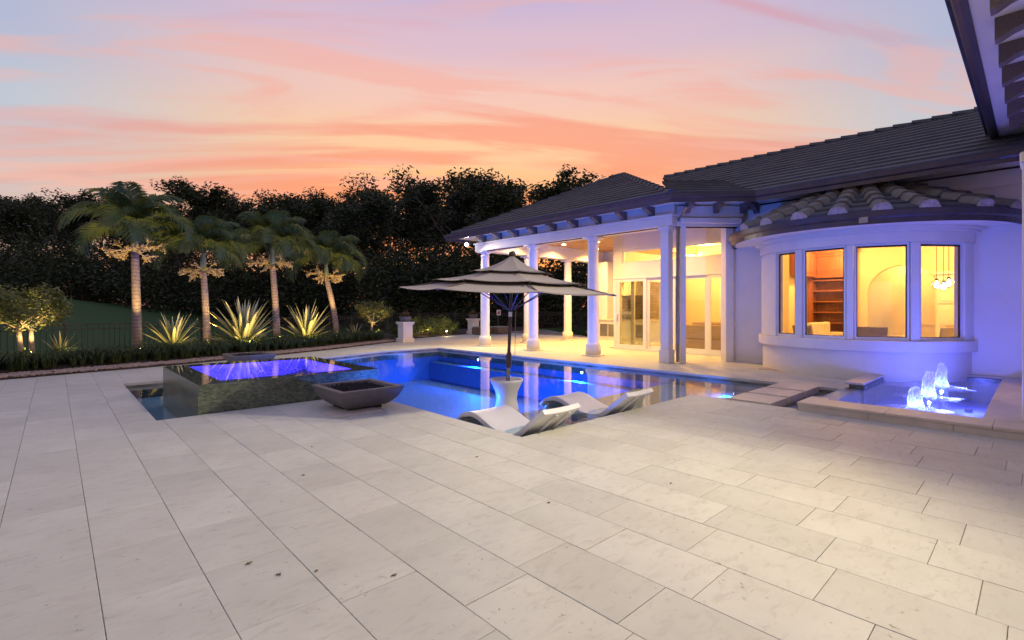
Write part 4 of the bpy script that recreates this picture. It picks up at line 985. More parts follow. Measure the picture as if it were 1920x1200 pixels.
# fire bowls: rectangular, sides curving inwards to a smaller foot
def fire_bowl(x, y, label):
    t = thing('fire_bowl', label, 'fire bowl', (x, y, 0))
    HX, HY = .465, .49
    prof = [(.62, .045), (.70, .07), (.80, .115), (.89, .17), (.955, .225), (1.0, .285), (1.0, .305)]
    b = B(); vs = []
    for f_, z in prof: vs += [(-HX * f_, -HY * f_, z), (HX * f_, -HY * f_, z), (HX * f_, HY * f_, z), (-HX * f_, HY * f_, z)]
    for f_, z in ((.80, .305), (.76, .235)): vs += [(-HX + (1 - f_) * .42, -HY + (1 - f_) * .42, z), (HX - (1 - f_) * .42, -HY + (1 - f_) * .42, z), (HX - (1 - f_) * .42, HY - (1 - f_) * .42, z), (-HX + (1 - f_) * .42, HY - (1 - f_) * .42, z)]
    L_ = len(vs) // 4
    fs = [(i * 4 + k, i * 4 + (k + 1) % 4, (i + 1) * 4 + (k + 1) % 4, (i + 1) * 4 + k) for i in range(L_ - 1) for k in range(4)] + [(3, 2, 1, 0), tuple(range((L_ - 1) * 4, L_ * 4))]
    b.add(vs, fs).build('bowl', 'concrete', t, bevel=.006, local=True)
    b = B().box(-.24, .24, -.26, .26, .004, .044); b.build('foot', 'black', t, local=True)
    b = B(); rr = random.Random(int(x * 10))
    for q in range(620):
        px_, py_ = rr.uniform(-.34, .34), rr.uniform(-.36, .36); r_ = rr.uniform(.016, .034); z_ = .245 + rr.uniform(0, .045) * (1 - abs(px_) / .5)
        a_ = rr.uniform(0, 6.28)
        vs = [(px_ + r_ * math.cos(a_ + k * 2.09) * rr.uniform(.7, 1.2), py_ + r_ * math.sin(a_ + k * 2.09) * rr.uniform(.7, 1.2), z_ - r_ * .3) for k in range(3)] + [(px_ + r_ * .3, py_, z_ + r_ * .8), (px_ - r_ * .4, py_ + r_ * .3, z_ + r_ * .7)]
        b.add(vs, [(0, 1, 3), (1, 2, 4), (1, 4, 3), (2, 0, 4), (0, 3, 4)])
    o = b.build('lava_rock', 'lava', t, local=True); o['kind'] = 'stuff'
    return t
fire_bowl(3.16, 6.62, 'charcoal concrete fire bowl of black lava rock on the deck in front of the spa')
fire_bowl(3.42, 12.95, 'charcoal concrete fire bowl on the deck behind the spa beside the pebbles')
tag(B().box(2.62, 3.28, 6.08, 6.5, .002, .014).build('access_panel', 'coping', bevel=.003), 'thin pale stone access panel lying flat under the front fire bowl', 'panel')

# pedestals with planted bowls
def bowl_plant(parent, seed, leafmat_, n=46, L_=.34):
    rr = random.Random(seed); b = B()
    for q in range(n):
        a, e = rr.uniform(0, 6.28), rr.uniform(.35, 1.35); l = L_ * rr.uniform(.7, 1.15); w = .022
        d = Vector((math.cos(a) * math.cos(e), math.sin(a) * math.cos(e), math.sin(e))); sidev = Vector((-math.sin(a), math.cos(a), 0)) * w
        p0 = Vector((rr.uniform(-.1, .1), rr.uniform(-.1, .1), 0)); p1 = p0 + d * l * .55; p2 = p0 + d * l - Vector((0, 0, l * .22 * math.cos(e)))
        b.add([p0 - sidev * .6, p0 + sidev * .6, p1 + sidev, p1 - sidev, p2], [(0, 1, 2, 3), (3, 2, 4)])
    return b.mesh('foliage', M[leafmat_])
def pedestal(x, y, label, blabel, seed):
    t = thing('pedestal', label, 'pedestal', (x, y, 0))
    B().box(-.27, .27, -.27, .27, 0, .17).build('plinth', 'trim', t, bevel=.008, local=True)
    B().box(-.22, .22, -.22, .22, .17, .72).build('shaft', 'trim', t, bevel=.008, local=True)
    B().box(-.25, .25, -.25, .25, .72, .77).box(-.28, .28, -.28, .28, .771, .84).build('cap', 'trim', t, bevel=.006, local=True)
    p = thing('planter_bowl', blabel, 'planter', (x, y, .842))
    B().lathe([(.13, 0), (.19, .03), (.245, .11), (.255, .20), (.25, .215), (.225, .215), (.2, .17), (.05, .165)], 28).build('bowl', 'concrete', p, smooth=True, local=True)
    link('foliage', bowl_plant(None, seed, 'bromeliad'), p, (0, 0, .17))
    link('foliage', bowl_plant(None, seed + 9, 'midleaf', 40, .28), p, (0, 0, .16))
pedestal(10.64, 17.9, 'white stone pedestal at the end of the pebble border', 'grey bowl of reddish bromeliads on the pedestal at the pebble border', 3)
pedestal(16.7, 21.0, 'white stone pedestal beyond the hedge near the fence', 'grey bowl of plants on the pedestal near the fence', 5)

# low wicker pieces by the far pedestal
for x, y, lab in ((16.75, 20.3, 'low brown wicker ottoman in front of the far pedestal'), (17.7, 20.0, 'low brown wicker ottoman beside the lanai corner column')):
    t = thing('wicker_ottoman', lab, 'ottoman', (x, y, 0))
    B().box(-.42, .42, -.38, .38, .03, .36).build('body', 'wicker', t, bevel=.02, local=True)
    B().box(-.40, .40, -.36, .36, .362, .42).build('cushion', 'greyfab', t, bevel=.03, local=True)
    for sx_, sy_ in ((-.36, -.32), (.36, -.32), (-.36, .32), (.36, .32)): B().box(sx_ - .02, sx_ + .02, sy_ - .02, sy_ + .02, 0, .03).build('leg', 'black', t, local=True)
t = thing('lantern', 'small glowing candle lantern by the far pedestal', 'lantern', (16.45, 20.35, .0))
B().box(-.08, .08, -.08, .08, 0, .03).box(-.08, .08, -.08, .08, .30, .33).build('frame', 'black', t, local=True)
B().box(-.065, .065, -.065, .065, .032, .298).build('glow_glass', 'candle', t, local=True)
t = thing('fence_sign', 'small white sign with a red mark on a post by the fence', 'sign', (19.3, 21.9, 0))
B().box(-.03, .03, -.03, .03, -.45, 1.0).build('post', 'fence', t, local=True)
B().box(-.16, .16, -.055, -.035, .98, 1.3).build('plate', 'signwhite', t, bevel=.01, local=True)
B().box(-.075, .075, -.062, -.056, 1.06, 1.22).build('mark', 'signred', t, local=True)
t = thing('path_light', 'small brass path light at the edge of the hedge', 'light', (14.3, 20.1, 0))
B().tube([(0, 0, 0), (0, 0, .28)], .012, 8).build('stem', 'pewter', t, local=True)
B().lathe([(.09, .28), (.06, .33), (.01, .36)], 16).build('hood', 'pewter', t, local=True)
B().lathe([(.035, .24), (.035, .279)], 12).build('bulb', 'warmbulb', t, local=True)
lamp('path_lamp', 'POINT', (14.3, 20.1, .2), 8, (1, .68, .3), .03)

# ------------------------------------------------------------------ outdoor kitchen
t = thing('outdoor_counter', 'pale stone outdoor kitchen counter with steel doors along the lanai wall', 'counter', (18.3, 12.0, 0))
B().box(17.98, 18.74, 10.1, 13.6, 0, .86).build('base', 'trim', t)
B().box(17.92, 18.74, 10.08, 13.66, .862, .91).build('worktop', 'coping', t, bevel=.006)
for y0, y1 in ((13.05, 13.45), (12.6, 13.0), (11.0, 11.6)): B().box(17.955, 17.978, y0, y1, .16, .70).build('cabinet_door', 'pewter', t, bevel=.004)
t = thing('gas_grill', 'stainless steel gas grill with domed lid set on the outdoor counter', 'grill', (18.3, 12.1, .912))
B().box(17.96, 18.6, 11.72, 12.5, .912, 1.06).build('firebox', 'steel', t, bevel=.01)
pr_ = [(17.98, 1.062), (18.58, 1.062), (18.6, 1.2), (18.52, 1.32), (18.36, 1.38), (18.18, 1.36), (18.04, 1.26), (17.98, 1.14)]
B().xprism(pr_, 'y', 11.74, 12.48).build('lid', 'steel', t, bevel=.01)
B().tube([(17.93, 11.8, 1.14), (17.93, 12.42, 1.14)], .014, 8).build('handle', 'steel', t)
for k in range(4): B().tube([(17.96, 11.85 + k * .17, 1.0), (17.925, 11.85 + k * .17, 1.0)], .026, 12).build('knob', 'black', t)
B().box(18.68, 18.748, 10.1, 12.75, .912, 2.55).build('ledgestone_backsplash', 'stack', house)
t = thing('grill_hood', 'tapered cream vent hood above the outdoor grill', 'hood', (18.4, 12.1, 1.95))
B().add([(17.95, 11.6, 1.95), (18.67, 11.6, 1.95), (18.67, 12.6, 1.95), (17.95, 12.6, 1.95), (18.35, 11.85, 2.6), (18.67, 11.85, 2.6), (18.67, 12.35, 2.6), (18.35, 12.35, 2.6)], [(0, 3, 2, 1), (4, 5, 6, 7), (0, 1, 5, 4), (1, 2, 6, 5), (2, 3, 7, 6), (3, 0, 4, 7)]).box(18.35, 18.67, 11.85, 12.35, 2.602, 3.99).build('hood_body', 'creamtrim', t)
B().box(17.93, 18.67, 11.58, 12.62, 1.86, 1.948).build('hood_rim', 'pewter', t)

# ------------------------------------------------------------------ furniture seen through the windows
t = thing('bookcase', 'tall cherry wood built in bookcase with open shelves behind the bow window', 'bookcase', (18.7, 4.9, 0))
def tb(name, mat, *bx, bevel=0.):
    b = B()
    for q in bx: b.box(*q)
    return b.build(name, mat, t, bevel=bevel)
tb('side_panel', 'cherry', (18.45, 18.99, 4.02, 4.10, .02, 3.2)); tb('side_panel', 'cherry', (18.45, 18.99, 5.12, 5.28, .02, 3.2))
tb('back_panel', 'cherry', (18.93, 18.99, 4.1, 5.12, .02, 3.2))
for z in (.9, 1.25, 1.60, 1.95, 2.30): tb('shelf', 'cherry', (18.5, 18.93, 4.1, 5.12, z, z + .035))
tb('cabinet_door', 'cherry', (18.46, 18.5, 4.12, 5.10, 2.52, 3.08)); tb('crown', 'cherry', (18.38, 18.99, 3.98, 5.349, 3.2, 3.36))
tb('door_panel', 'cherry', (18.445, 18.459, 4.24, 4.98, 2.62, 2.98)); tb('top_rail', 'cherry', (18.45, 18.93, 4.1, 5.12, 2.40, 2.52), (18.45, 18.93, 4.1, 5.12, 3.09, 3.2))
tb('upper_cabinet', 'cherry', (16.95, 18.40, 5.0, 5.345, 2.42, 3.2)); tb('upper_panel', 'cherry', (17.05, 17.6, 4.985, 4.999, 2.55, 3.05), (17.75, 18.3, 4.985, 4.999, 2.55, 3.05))
t = thing('pantry_cabinet', 'cream panelled pantry cabinet against the kitchen back wall', 'cabinet', (18.7, 1.2, 0))
tb('carcass', 'creamtrim', (18.42, 18.99, .3, 2.0, .02, 2.36)); tb('crown', 'creamtrim', (18.36, 18.99, .25, 2.04, 2.362, 2.46))
for y0, y1 in ((.34, .85), (.88, 1.41), (1.44, 1.96)):
    for z0, z1 in ((.9, 1.48), (1.54, 2.3)):
        d_ = tb('door', 'creamtrim', (18.39, 18.418, y0, y1, z0, z1), bevel=.004)
        B().box(18.375, 18.389, y0 + .07, y1 - .07, z0 + .07, z1 - .07).build('panel', 'creamtrim', d_, bevel=.004)
for i, (x, y, z) in enumerate(((16.2, 1.74, 1.98), (16.35, 1.62, 1.93), (16.1, 1.50, 2.01))):
    t = thing('pendant_lamp', 'clear glass globe pendant lamp hanging above the breakfast table', 'pendant lamp', (x, y, z), 0, 'pendant lamps over the table')
    B().tube([(0, 0, .16), (0, 0, 3.1 - z)], .007, 6).build('cord', 'black', t, local=True)
    B().lathe([(.035, .10), (.035, .16), (.01, .17)], 14).build('socket', 'black', t, local=True)
    B().lathe([(.001, -.12), (.07, -.10), (.115, -.04), (.12, .02), (.09, .08), (.04, .11)], 20).build('globe', 'glass', t, smooth=True, local=True)
    B().lathe([(.001, -.06), (.035, -.04), (.04, 0), (.02, .06), (.015, .10)], 14).build('bulb', 'floodbulb', t, smooth=True, local=True)
lamp('pendant_bulb_lamp', 'POINT', (16.2, 1.62, 1.72), 14, (1, .60, .2), .08)
t = thing('breakfast_table', 'round dark pedestal table inside the bow window', 'table', (14.2, 2.5, 0))
B().lathe([(.65, .72), (.66, .735), (.66, .765), (.64, .775)], 32).build('top', 'darkwood', t, local=True)
B().lathe([(.30, 0), (.30, .03), (.08, .10), (.06, .4), (.08, .7), (.2, .719)], 20).build('pedestal', 'darkwood', t, local=True)
def chair(x, y, rz, lab, mat='greyfab', grp='chairs at the breakfast table'):
    t = thing('dining_chair', lab, 'chair', (x, y, .015), rz, grp)
    B().box(-.24, .24, -.23, .25, .40, .48).build('seat', mat, t, bevel=.02, local=True)
    vs = []
    for i in range(7):
        u = (i / 6 - .5) * .50; yb = -.24 + .05 * (1 - (2 * (i / 6) - 1) ** 2) * -1
        vs += [(u, yb, .47), (u * 1.12, yb - .09, .98), (u * 1.12, yb - .045, .985), (u, yb + .045, .47)]
    fs = [(i * 4 + k, i * 4 + (k + 1) % 4, (i + 1) * 4 + (k + 1) % 4, (i + 1) * 4 + k) for i in range(6) for k in range(4)] + [(3, 2, 1, 0), (24, 25, 26, 27)]
    B().add(vs, fs).build('backrest', mat, t, smooth=False, bevel=.01, local=True)
    for sx_, sy_ in ((-.2, -.2), (.2, -.2), (-.2, .2), (.2, .2)): B().box(sx_ - .02, sx_ + .02, sy_ - .02, sy_ + .02, 0, .40).build('leg', 'darkwood', t, local=True)
chair(13.2, 2.45, R(-90), 'grey upholstered dining chair with its back to the wide bow window pane')
chair(12.85, 3.55, R(-125), 'grey upholstered dining chair beside the second bow window pane')
chair(13.75, 1.55, R(-20), 'pale upholstered dining chair beside the end bow window pane', 'leather')
chair(14.2, 3.6, R(180), 'pale upholstered dining chair on the far side of the breakfast table', 'leather')
t = thing('kitchen_table', 'thin topped desk table near the pantry cabinet', 'table', (17.2, 1.0, .015))
B().box(-.35, .35, -.75, .75, .72, .76).build('top', 'darkwood', t, local=True)
for sx_, sy_ in ((-.3, -.7), (.3, -.7), (-.3, .7), (.3, .7)): B().box(sx_ - .025, sx_ + .025, sy_ - .025, sy_ + .025, 0, .72).build('leg', 'darkwood', t, local=True)
chair(16.6, 1.3, R(-90), 'cream chair pulled up to the desk table', 'leather', 'chairs at the desk table'); chair(16.6, .75, R(-90), 'cream chair at the end of the desk table', 'leather', 'chairs at the desk table')
def sofa(x, y, rz, L_, lab, mat):
    t = thing('sofa', lab, 'sofa', (x, y, .015), rz)
    B().box(-L_ / 2, L_ / 2, -.45, .45, .03, .40).build('base', mat, t, bevel=.03, local=True)
    nb = 3
    for k in range(nb):
        a = -L_ / 2 + .16 + (L_ - .32) * k / nb; c = a + (L_ - .32) / nb - .01
        B().box(a, c, -.2, .44, .402, .54).build('seat_cushion', mat, t, bevel=.05, local=True)
        B().box(a, c, -.30, -.12, .545, .96).build('back_cushion', mat, t, bevel=.06, local=True)
    B().box(-L_ / 2, L_ / 2, -.45, -.31, .402, .86).build('back', mat, t, bevel=.03, local=True)
    for s_ in (-1, 1): B().box(s_ * L_ / 2 - (.15 if s_ > 0 else 0), s_ * L_ / 2 + (.15 if s_ < 0 else 0), -.30, .44, .402, .64).build('arm', mat, t, bevel=.04, local=True)
sofa(17.0, 4.35, R(180), 2.2, 'cream leather sofa in front of the cherry bookcase', 'leather')
sofa(15.35, 6.75, R(-90), 2.1, 'tan upholstered sofa with its back to the sliding glass doors', 'sofa')
t = thing('bar_stool', 'tall upholstered bar stool with dark wood legs inside the sliding doors', 'bar stool', (15.2, 8.3, .015), R(-90))
B().box(-.23, .23, -.22, .24, .66, .74).build('seat', 'leather', t, bevel=.02, local=True); B().box(-.23, .23, -.28, -.21, .72, 1.18).build('backrest', 'leather', t, bevel=.02, local=True)
for sx_, sy_ in ((-.2, -.22), (.2, -.22), (-.2, .2), (.2, .2)): B().box(sx_ - .022, sx_ + .022, sy_ - .022, sy_ + .022, 0, .66).build('leg', 'darkwood', t, local=True)
B().box(-.2, .2, .19, .21, .2, .24).box(-.2, .2, -.23, -.21, .2, .24).build('stretcher', 'darkwood', t, local=True)

# ------------------------------------------------------------------ fence
def fence(p, q, zt, zb, lab):
    p, q = Vector(p), Vector(q); L_ = (q - p).length; d = (q - p) / L_
    t = thing('fence', lab, 'fence', (p.x, p.y, zb))
    b = B().obox(p, q, .028, zt - .03, zt).obox(p, q, .026, zt - .18, zt - .155).obox(p, q, .026, zb + .10, zb + .125); b.build('rail', 'fence', t)
    pm = B().box(-.008, .008, -.008, .008, zb + .04, zt - .002); pk = pm.mesh('picket', M['fence'])
    om = B().box(-.028, .028, -.028, .028, zb - .3, zt + .04); pk2 = om.mesh('post', M['fence'])
    n = int(L_ / .135)
    for k in range(1, n):
        c = p + d * (L_ * k / n)
        if k % 14 == 0: link('post', pk2, t, (c.x - p.x, c.y - p.y, -zb))
        else: link('picket', pk, t, (c.x - p.x, c.y - p.y, -zb), (0, 0, math.atan2(d.y, d.x)))
    for c in (p, q): link('post', pk2, t, (c.x - p.x, c.y - p.y, -zb))
fence((-3.5, 19.3), (6.6, 21.5), .92, -.32, 'dark metal picket fence behind the palms at the edge of the lawn')
fence((6.6, 21.5), (15.2, 27.0), 1.02, -.30, 'dark metal picket fence behind the small yellow green tree')
fence((15.2, 27.0), (22.6, 22.2), 1.10, -.25, 'dark metal picket fence beyond the far end of the lanai')
fence((22.6, 22.2), (27.0, 17.4), 1.16, -.20, 'dark metal picket fence seen between the lanai columns')

# ------------------------------------------------------------------ vegetation
def frond_mesh(seed, L_=1.75, droop=1.0):
    rr = random.Random(seed); b = B(); pts = []; p = Vector((0, 0, 0)); e = R(62)
    n = 26
    for i in range(n + 1):
        pts.append(p.copy()); s_ = i / n
        e -= R(4.6) * droop * (.55 + 1.1 * s_)
        p = p + Vector((math.cos(e), 0, math.sin(e))) * L_ / n
    b.tube(pts, [.020 * (1 - .85 * i / n) + .002 for i in range(n + 1)], 5)
    for i in range(4, n + 1):
        for sub in (0, .5):
            if i == n and sub: continue
            s_ = (i + sub) / n; c = pts[i].lerp(pts[min(i + 1, n)], sub); t = (pts[min(i + 1, n)] - pts[i - 1]).normalized(); up = Vector((-t.z, 0, t.x))
            ll = .60 * math.sin(math.pi * min(1, .20 + .80 * s_)) ** .7 + .07
            for sd_ in (-1, 1):
                ll2 = ll * rr.uniform(.85, 1.1)
                d = (t * .70 + Vector((0, sd_, 0)) * .78 + up * rr.uniform(.0, .35)).normalized()
                mid = c + d * ll2 * .5; tip = c + d * ll2 - Vector((0, 0, ll2 * rr.uniform(.35, .62))); mid = mid - Vector((0, 0, ll2 * .05))
                wv = t * .030
                b.add([c - wv * .5, c + wv * .5, mid + wv, mid - wv, tip], [(0, 1, 2, 3), (3, 2, 4)])
    return b.mesh('frond', M['frond'])
FR = [frond_mesh(11, 1.8, 1.0), frond_mesh(12, 1.95, 1.15), frond_mesh(13, 1.7, .72)]
def flower_mesh(seed):
    rr = random.Random(seed); b = B()
    def branch(p, d, l, lev):
        q = p + d * l - Vector((0, 0, .25 * l * l)); b.tube([p, q], [.006 / lev + .003, .004], 4, cap=False)
        if lev >= 3:
            for k in range(4):
                c = p.lerp(q, .4 + .2 * k) + Vector((rr.uniform(-.02, .02), rr.uniform(-.02, .02), rr.uniform(-.02, .02))); r_ = .013
                b.add([c + Vector((r_, 0, 0)), c + Vector((-r_, 0, 0)), c + Vector((0, r_, 0)), c + Vector((0, -r_, 0)), c + Vector((0, 0, r_)), c + Vector((0, 0, -r_))], [(0, 2, 4), (2, 1, 4), (1, 3, 4), (3, 0, 4), (2, 0, 5), (1, 2, 5), (3, 1, 5), (0, 3, 5)])
            return
        for k in range(6 if lev == 1 else 5):
            nd = (d + Vector((rr.uniform(-.8, .8), rr.uniform(-.8, .8), rr.uniform(-.6, .35)))).normalized()
            branch(p.lerp(q, .35 + .65 * k / 5), nd, l * rr.uniform(.45, .7), lev + 1)
    branch(Vector((0, 0, 0)), Vector((.93, 0, .12)), .26, 1)
    return b.mesh('flower_cluster', M['flower'])
FL = [flower_mesh(1), flower_mesh(2)]
def palm(x, y, zt, lean, s, seed, label, spread=17):
    rr = random.Random(seed); t = thing('palm_tree', label, 'palm', (x, y, .08), 0, 'palms along the planting bed')
    top = Vector((lean[0], lean[1], zt)); n = 14
    pts = [Vector((lean[0] * (i / n) ** 1.6, lean[1] * (i / n) ** 1.6, zt * i / n)) for i in range(n + 1)]
    B().tube(pts, [.135 * s if i == 0 else (.112 - .022 * i / n) * s for i in range(n + 1)], 14).build('trunk', 'palmbark', t, smooth=True, local=True)
    cs = [top + Vector((0, 0, z)) for z in (0, .12, .32, .52, .7)]
    B().tube(cs, [.075 * s, .10 * s, .085 * s, .06 * s, .04 * s], 12).build('crownshaft', 'crownshaft', t, smooth=True, local=True)
    for k in range(spread):
        a = k * 2.399 + rr.uniform(-.2, .2); tilt = (-.42 + .95 * (k / (spread - 1))) + rr.uniform(-.08, .08)
        sc_ = s * (1.0 - .12 * (k / spread)) * rr.uniform(.92, 1.06)
        o = link('frond', FR[2] if k > spread * .66 else FR[k % 2], t, top + Vector((0, 0, .50 + .22 * k / spread)), (rr.uniform(-.2, .2), -tilt * .9, a), (sc_, sc_, sc_))
        o.rotation_mode = 'XYZ'
    B().tube([top + Vector((0, 0, .6)), top + Vector((.03, .02, 1.35 * s))], [.02, .004], 6).build('spear_leaf', 'crownshaft', t, local=True)
    for k in range(5):
        link('flower_cluster', FL[k % 2], t, top + Vector((0, 0, .02 + .03 * k)), (0, R(rr.uniform(-6, 22)), k * 1.256 + seed), (s * 1.65,) * 3)
    return t
palm(1.69, 17.16, 2.86, (-.05, .02), 1.05, 1, 'tallest ringed palm, next in the row to the double trunk sapling')
palm(3.46, 17.55, 2.46, (-.10, .02), .95, 2, 'shorter palm between the tallest palm and the biggest agave')
palm(5.80, 18.5, 2.85, (-.16, -.02), 1.08, 3, 'ringed palm standing between the two large agaves')
palm(8.62, 19.95, 2.60, (-.42, .10), 1.12, 4, 'palm with a curved leaning trunk beside the yellow green tree')
def uplight(x, y, z, target, e, spot=70, label='small bullet uplight hidden in the border planting'):
    t = thing('garden_uplight', label, 'light', (x, y, z), 0, 'garden uplights'); d = (Vector(target) - Vector((x, y, z))).normalized()
    p = Vector((x, y, z)); B().tube([p - Vector((0, 0, .12)), p], .012, 6).build('stake', 'black', t)
    B().tube([p - d * .05, p + d * .05], [.03, .036], 12).build('housing', 'black', t)
    B().tube([p + d * .051, p + d * .056], [.03, .03], 12).build('lens', 'warmbulb', t)
    lamp('uplight_lamp', 'SPOT', p + d * .09, e * 3, (1, .66, .26), .03, target, spot, .6)
uplight(1.70, 16.35, .28, (1.66, 17.1, 3.4), 190, 52, label='small bullet uplight in the border aimed at the tallest palm'); uplight(3.35, 16.75, .28, (3.40, 17.5, 3.0), 170, 56, label='small bullet uplight in the border aimed at the shorter second palm'); uplight(5.60, 17.6, .28, (5.68, 18.4, 3.3), 210, 54, label='small bullet uplight in the border aimed at the palm between the two large agaves'); uplight(8.2, 19.0, .28, (8.3, 19.9, 3.2), 230, 54, label='small bullet uplight in the border aimed at the leaning palm')
uplight(4.30, 15.95, .42, (4.42, 17.4, .9), 40, 90, label='small bullet uplight in the border aimed at the biggest agave'); uplight(6.60, 17.15, .42, (6.8, 18.5, .9), 40, 90, label='small bullet uplight in the border aimed at the large agave before the leaning palm'); uplight(2.5, 16.0, .42, (2.55, 17.2, .7), 26, 90, label='small bullet uplight in the border aimed at the medium agave')
uplight(-.35, 15.78, .24, (-.48, 16.34, 1.5), 140, 80, label='small bullet uplight in the border aimed at the double trunk sapling'); uplight(10.35, 19.75, .24, (10.4, 20.4, 1.6), 230, 90, label='small bullet uplight in the border aimed at the yellow green tree'); uplight(.3, 15.9, .36, (.15, 17.0, .5), 12, 100, label='small bullet uplight in the border aimed at the small agave near the sapling')
uplight(13.1, 19.75, .22, (13.2, 20.8, .7), 26, 120, label='small bullet uplight in the border aimed at the hedge shrubs by the path light'); uplight(15.0, 20.3, .22, (15.0, 21.3, .7), 22, 120, label='small bullet uplight in the border aimed at the end of the hedge')

def blade_mesh(L_, w):
    b = B(); n = 6; vs = []
    for i in range(n + 1):
        s_ = i / n; ww = w * (1.0 if s_ < .1 else (1.15 - .1 * s_) if s_ < .55 else (1.1 * (1 - s_) / .45)) + .001
        x = L_ * s_; z = -.10 * L_ * s_ * s_; v = ww * .35
        vs += [(x, -ww, z + v), (x, 0, z), (x, ww, z + v)]
    b.add(vs, [(i * 3 + k, i * 3 + k + 1, i * 3 + k + 4, i * 3 + k + 3) for i in range(n) for k in (0, 1)])
    return b.mesh('leaf_blade', M['agave'])
BL = [blade_mesh(.95, .042), blade_mesh(.80, .038), blade_mesh(.62, .036)]
def agave(x, y, z, s, n, seed, label):
    rr = random.Random(seed); t = thing('agave', label, 'agave', (x, y, z), 0, 'variegated agaves in the bed')
    B().lathe([(.07, -.02), (.09, .05), (.05, .14), (.01, .2)], 10).build('core', 'agave', t, local=True)
    for k in range(n):
        a = k * 2.399; e = R(14 + 72 * (k / n) ** .9) + rr.uniform(-.08, .08); sc_ = s * rr.uniform(.88, 1.1)
        link('leaf_blade', BL[k % 3] if k < n * .5 else BL[0], t, (.03 * math.cos(a), .03 * math.sin(a), .04 + .06 * k / n), (rr.uniform(-.4, .4), -e, a), (sc_, sc_, sc_))
agave(.12, 17.0, .12, .62, 16, 1, 'small variegated agave beside the double trunk sapling')
agave(2.55, 17.2, .14, 1.1, 32, 2, 'medium variegated agave between the tallest palm and the shorter palm')
agave(4.45, 17.45, .14, 1.65, 46, 3, 'biggest variegated agave, between the shorter palm and the next palm')
agave(6.85, 18.55, .14, 1.5, 40, 4, 'large variegated agave between the third palm and the leaning palm')
agave(9.2, 19.5, .12, .66, 18, 5, 'small variegated agave at the foot of the yellow green tree')

def leaf_cloud(b, c, r, n, size, rr, flat=1.):
    for q in range(n):
        d = Vector((rr.gauss(0, 1), rr.gauss(0, 1), rr.gauss(0, 1) * flat)); d = d.normalized() * r * (rr.random() ** .45)
        p = c + d; a = Vector((rr.uniform(-1, 1), rr.uniform(-1, 1), rr.uniform(-.6, .6))).normalized(); u = a.cross(Vector((rr.uniform(-1, 1), rr.uniform(-1, 1), rr.uniform(-1, 1)))).normalized()
        l = size * rr.uniform(.7, 1.3); w = l * .42
        b.add([p - a * l * .5, p + u * w * .5, p + a * l * .5, p - u * w * .5], [(0, 1, 2, 3)])
def grow(rr, p, d, l, r_, lev, maxlev, wood, tips, up=.25, spread=.75, kids=(2, 3), lead=1):
    q = p + d * l; m = p.lerp(q, .5) + Vector((rr.uniform(-1, 1), rr.uniform(-1, 1), rr.uniform(-.5, .5))) * l * .07
    wood.tube([p, m, q], [r_, r_ * .82, r_ * .66], 6 if lev < 2 else 4, cap=False)
    if lev >= maxlev - lead: tips.append((m, l))
    if lev == maxlev: tips.append((q, l)); return
    for k in range(rr.choice(kids)):
        nd = (d + Vector((rr.uniform(-1, 1), rr.uniform(-1, 1), rr.uniform(-.5, .7))) * spread + Vector((0, 0, up))).normalized()
        grow(rr, q, nd, l * rr.uniform(.66, .86), r_ * .62, lev + 1, maxlev, wood, tips, up, spread, kids, lead)
def tree_meshes(seed, h0, l0, r0, maxlev, nleaf, lsize, lmat, bmat, crad, spread=.75, up=.2, skirts=0):
    rr = random.Random(seed); wood = B(); tips = []
    wood.tube([(0, 0, -.5), (0, 0, h0 * .5), (rr.uniform(-.05, .05) * h0, rr.uniform(-.05, .05) * h0, h0)], [r0 * 1.25, r0, r0 * .8], 8)
    for k in range(4):
        a = k * 1.57 + rr.uniform(-.4, .4)
        grow(rr, Vector((0, 0, h0 * rr.uniform(.8, 1.0))), Vector((math.cos(a) * .8, math.sin(a) * .8, rr.uniform(.5, 1.0))).normalized(), l0, r0 * .40, 1, maxlev, wood, tips, up, spread)
    lv = B()
    for p, l in tips: leaf_cloud(lv, p, crad * rr.uniform(.7, 1.25), nleaf, lsize, rr, .75)
    for k in range(skirts):
        a = rr.uniform(0, 6.28); d_ = rr.uniform(.2, 1.5) * h0; leaf_cloud(lv, Vector((d_ * math.cos(a), d_ * math.sin(a), rr.uniform(.05, 1.5) * h0)), crad * 1.6, nleaf, lsize, rr, .8)
    return wood.mesh('trunk', M[bmat]), lv.mesh('crown', M[lmat])
OAK = [tree_meshes(21, 3.4, 3.1, .30, 4, 95, .27, 'darkleaf', 'bark', .80, skirts=70), tree_meshes(22, 4.2, 2.9, .26, 4, 90, .26, 'darkleaf', 'bark', .74, skirts=75, spread=.65), tree_meshes(23, 3.0, 3.4, .34, 4, 95, .28, 'darkleaf', 'bark', .86, skirts=65, spread=.85)]
HT = [max(v.co.z for v in m[1].vertices) for m in OAK]
def oak(x, y, h, kind, rz, label):
    s = h / HT[kind]; t = thing('oak_tree', label, 'tree', (x, y, hill(x, y) if y > 20 else 0), rz, 'dark trees beyond the lawn')
    link('trunk', OAK[kind][0], t, scale=(s, s, s)); link('crown', OAK[kind][1], t, scale=(s * 1.08, s * 1.08, s))
TREES = []
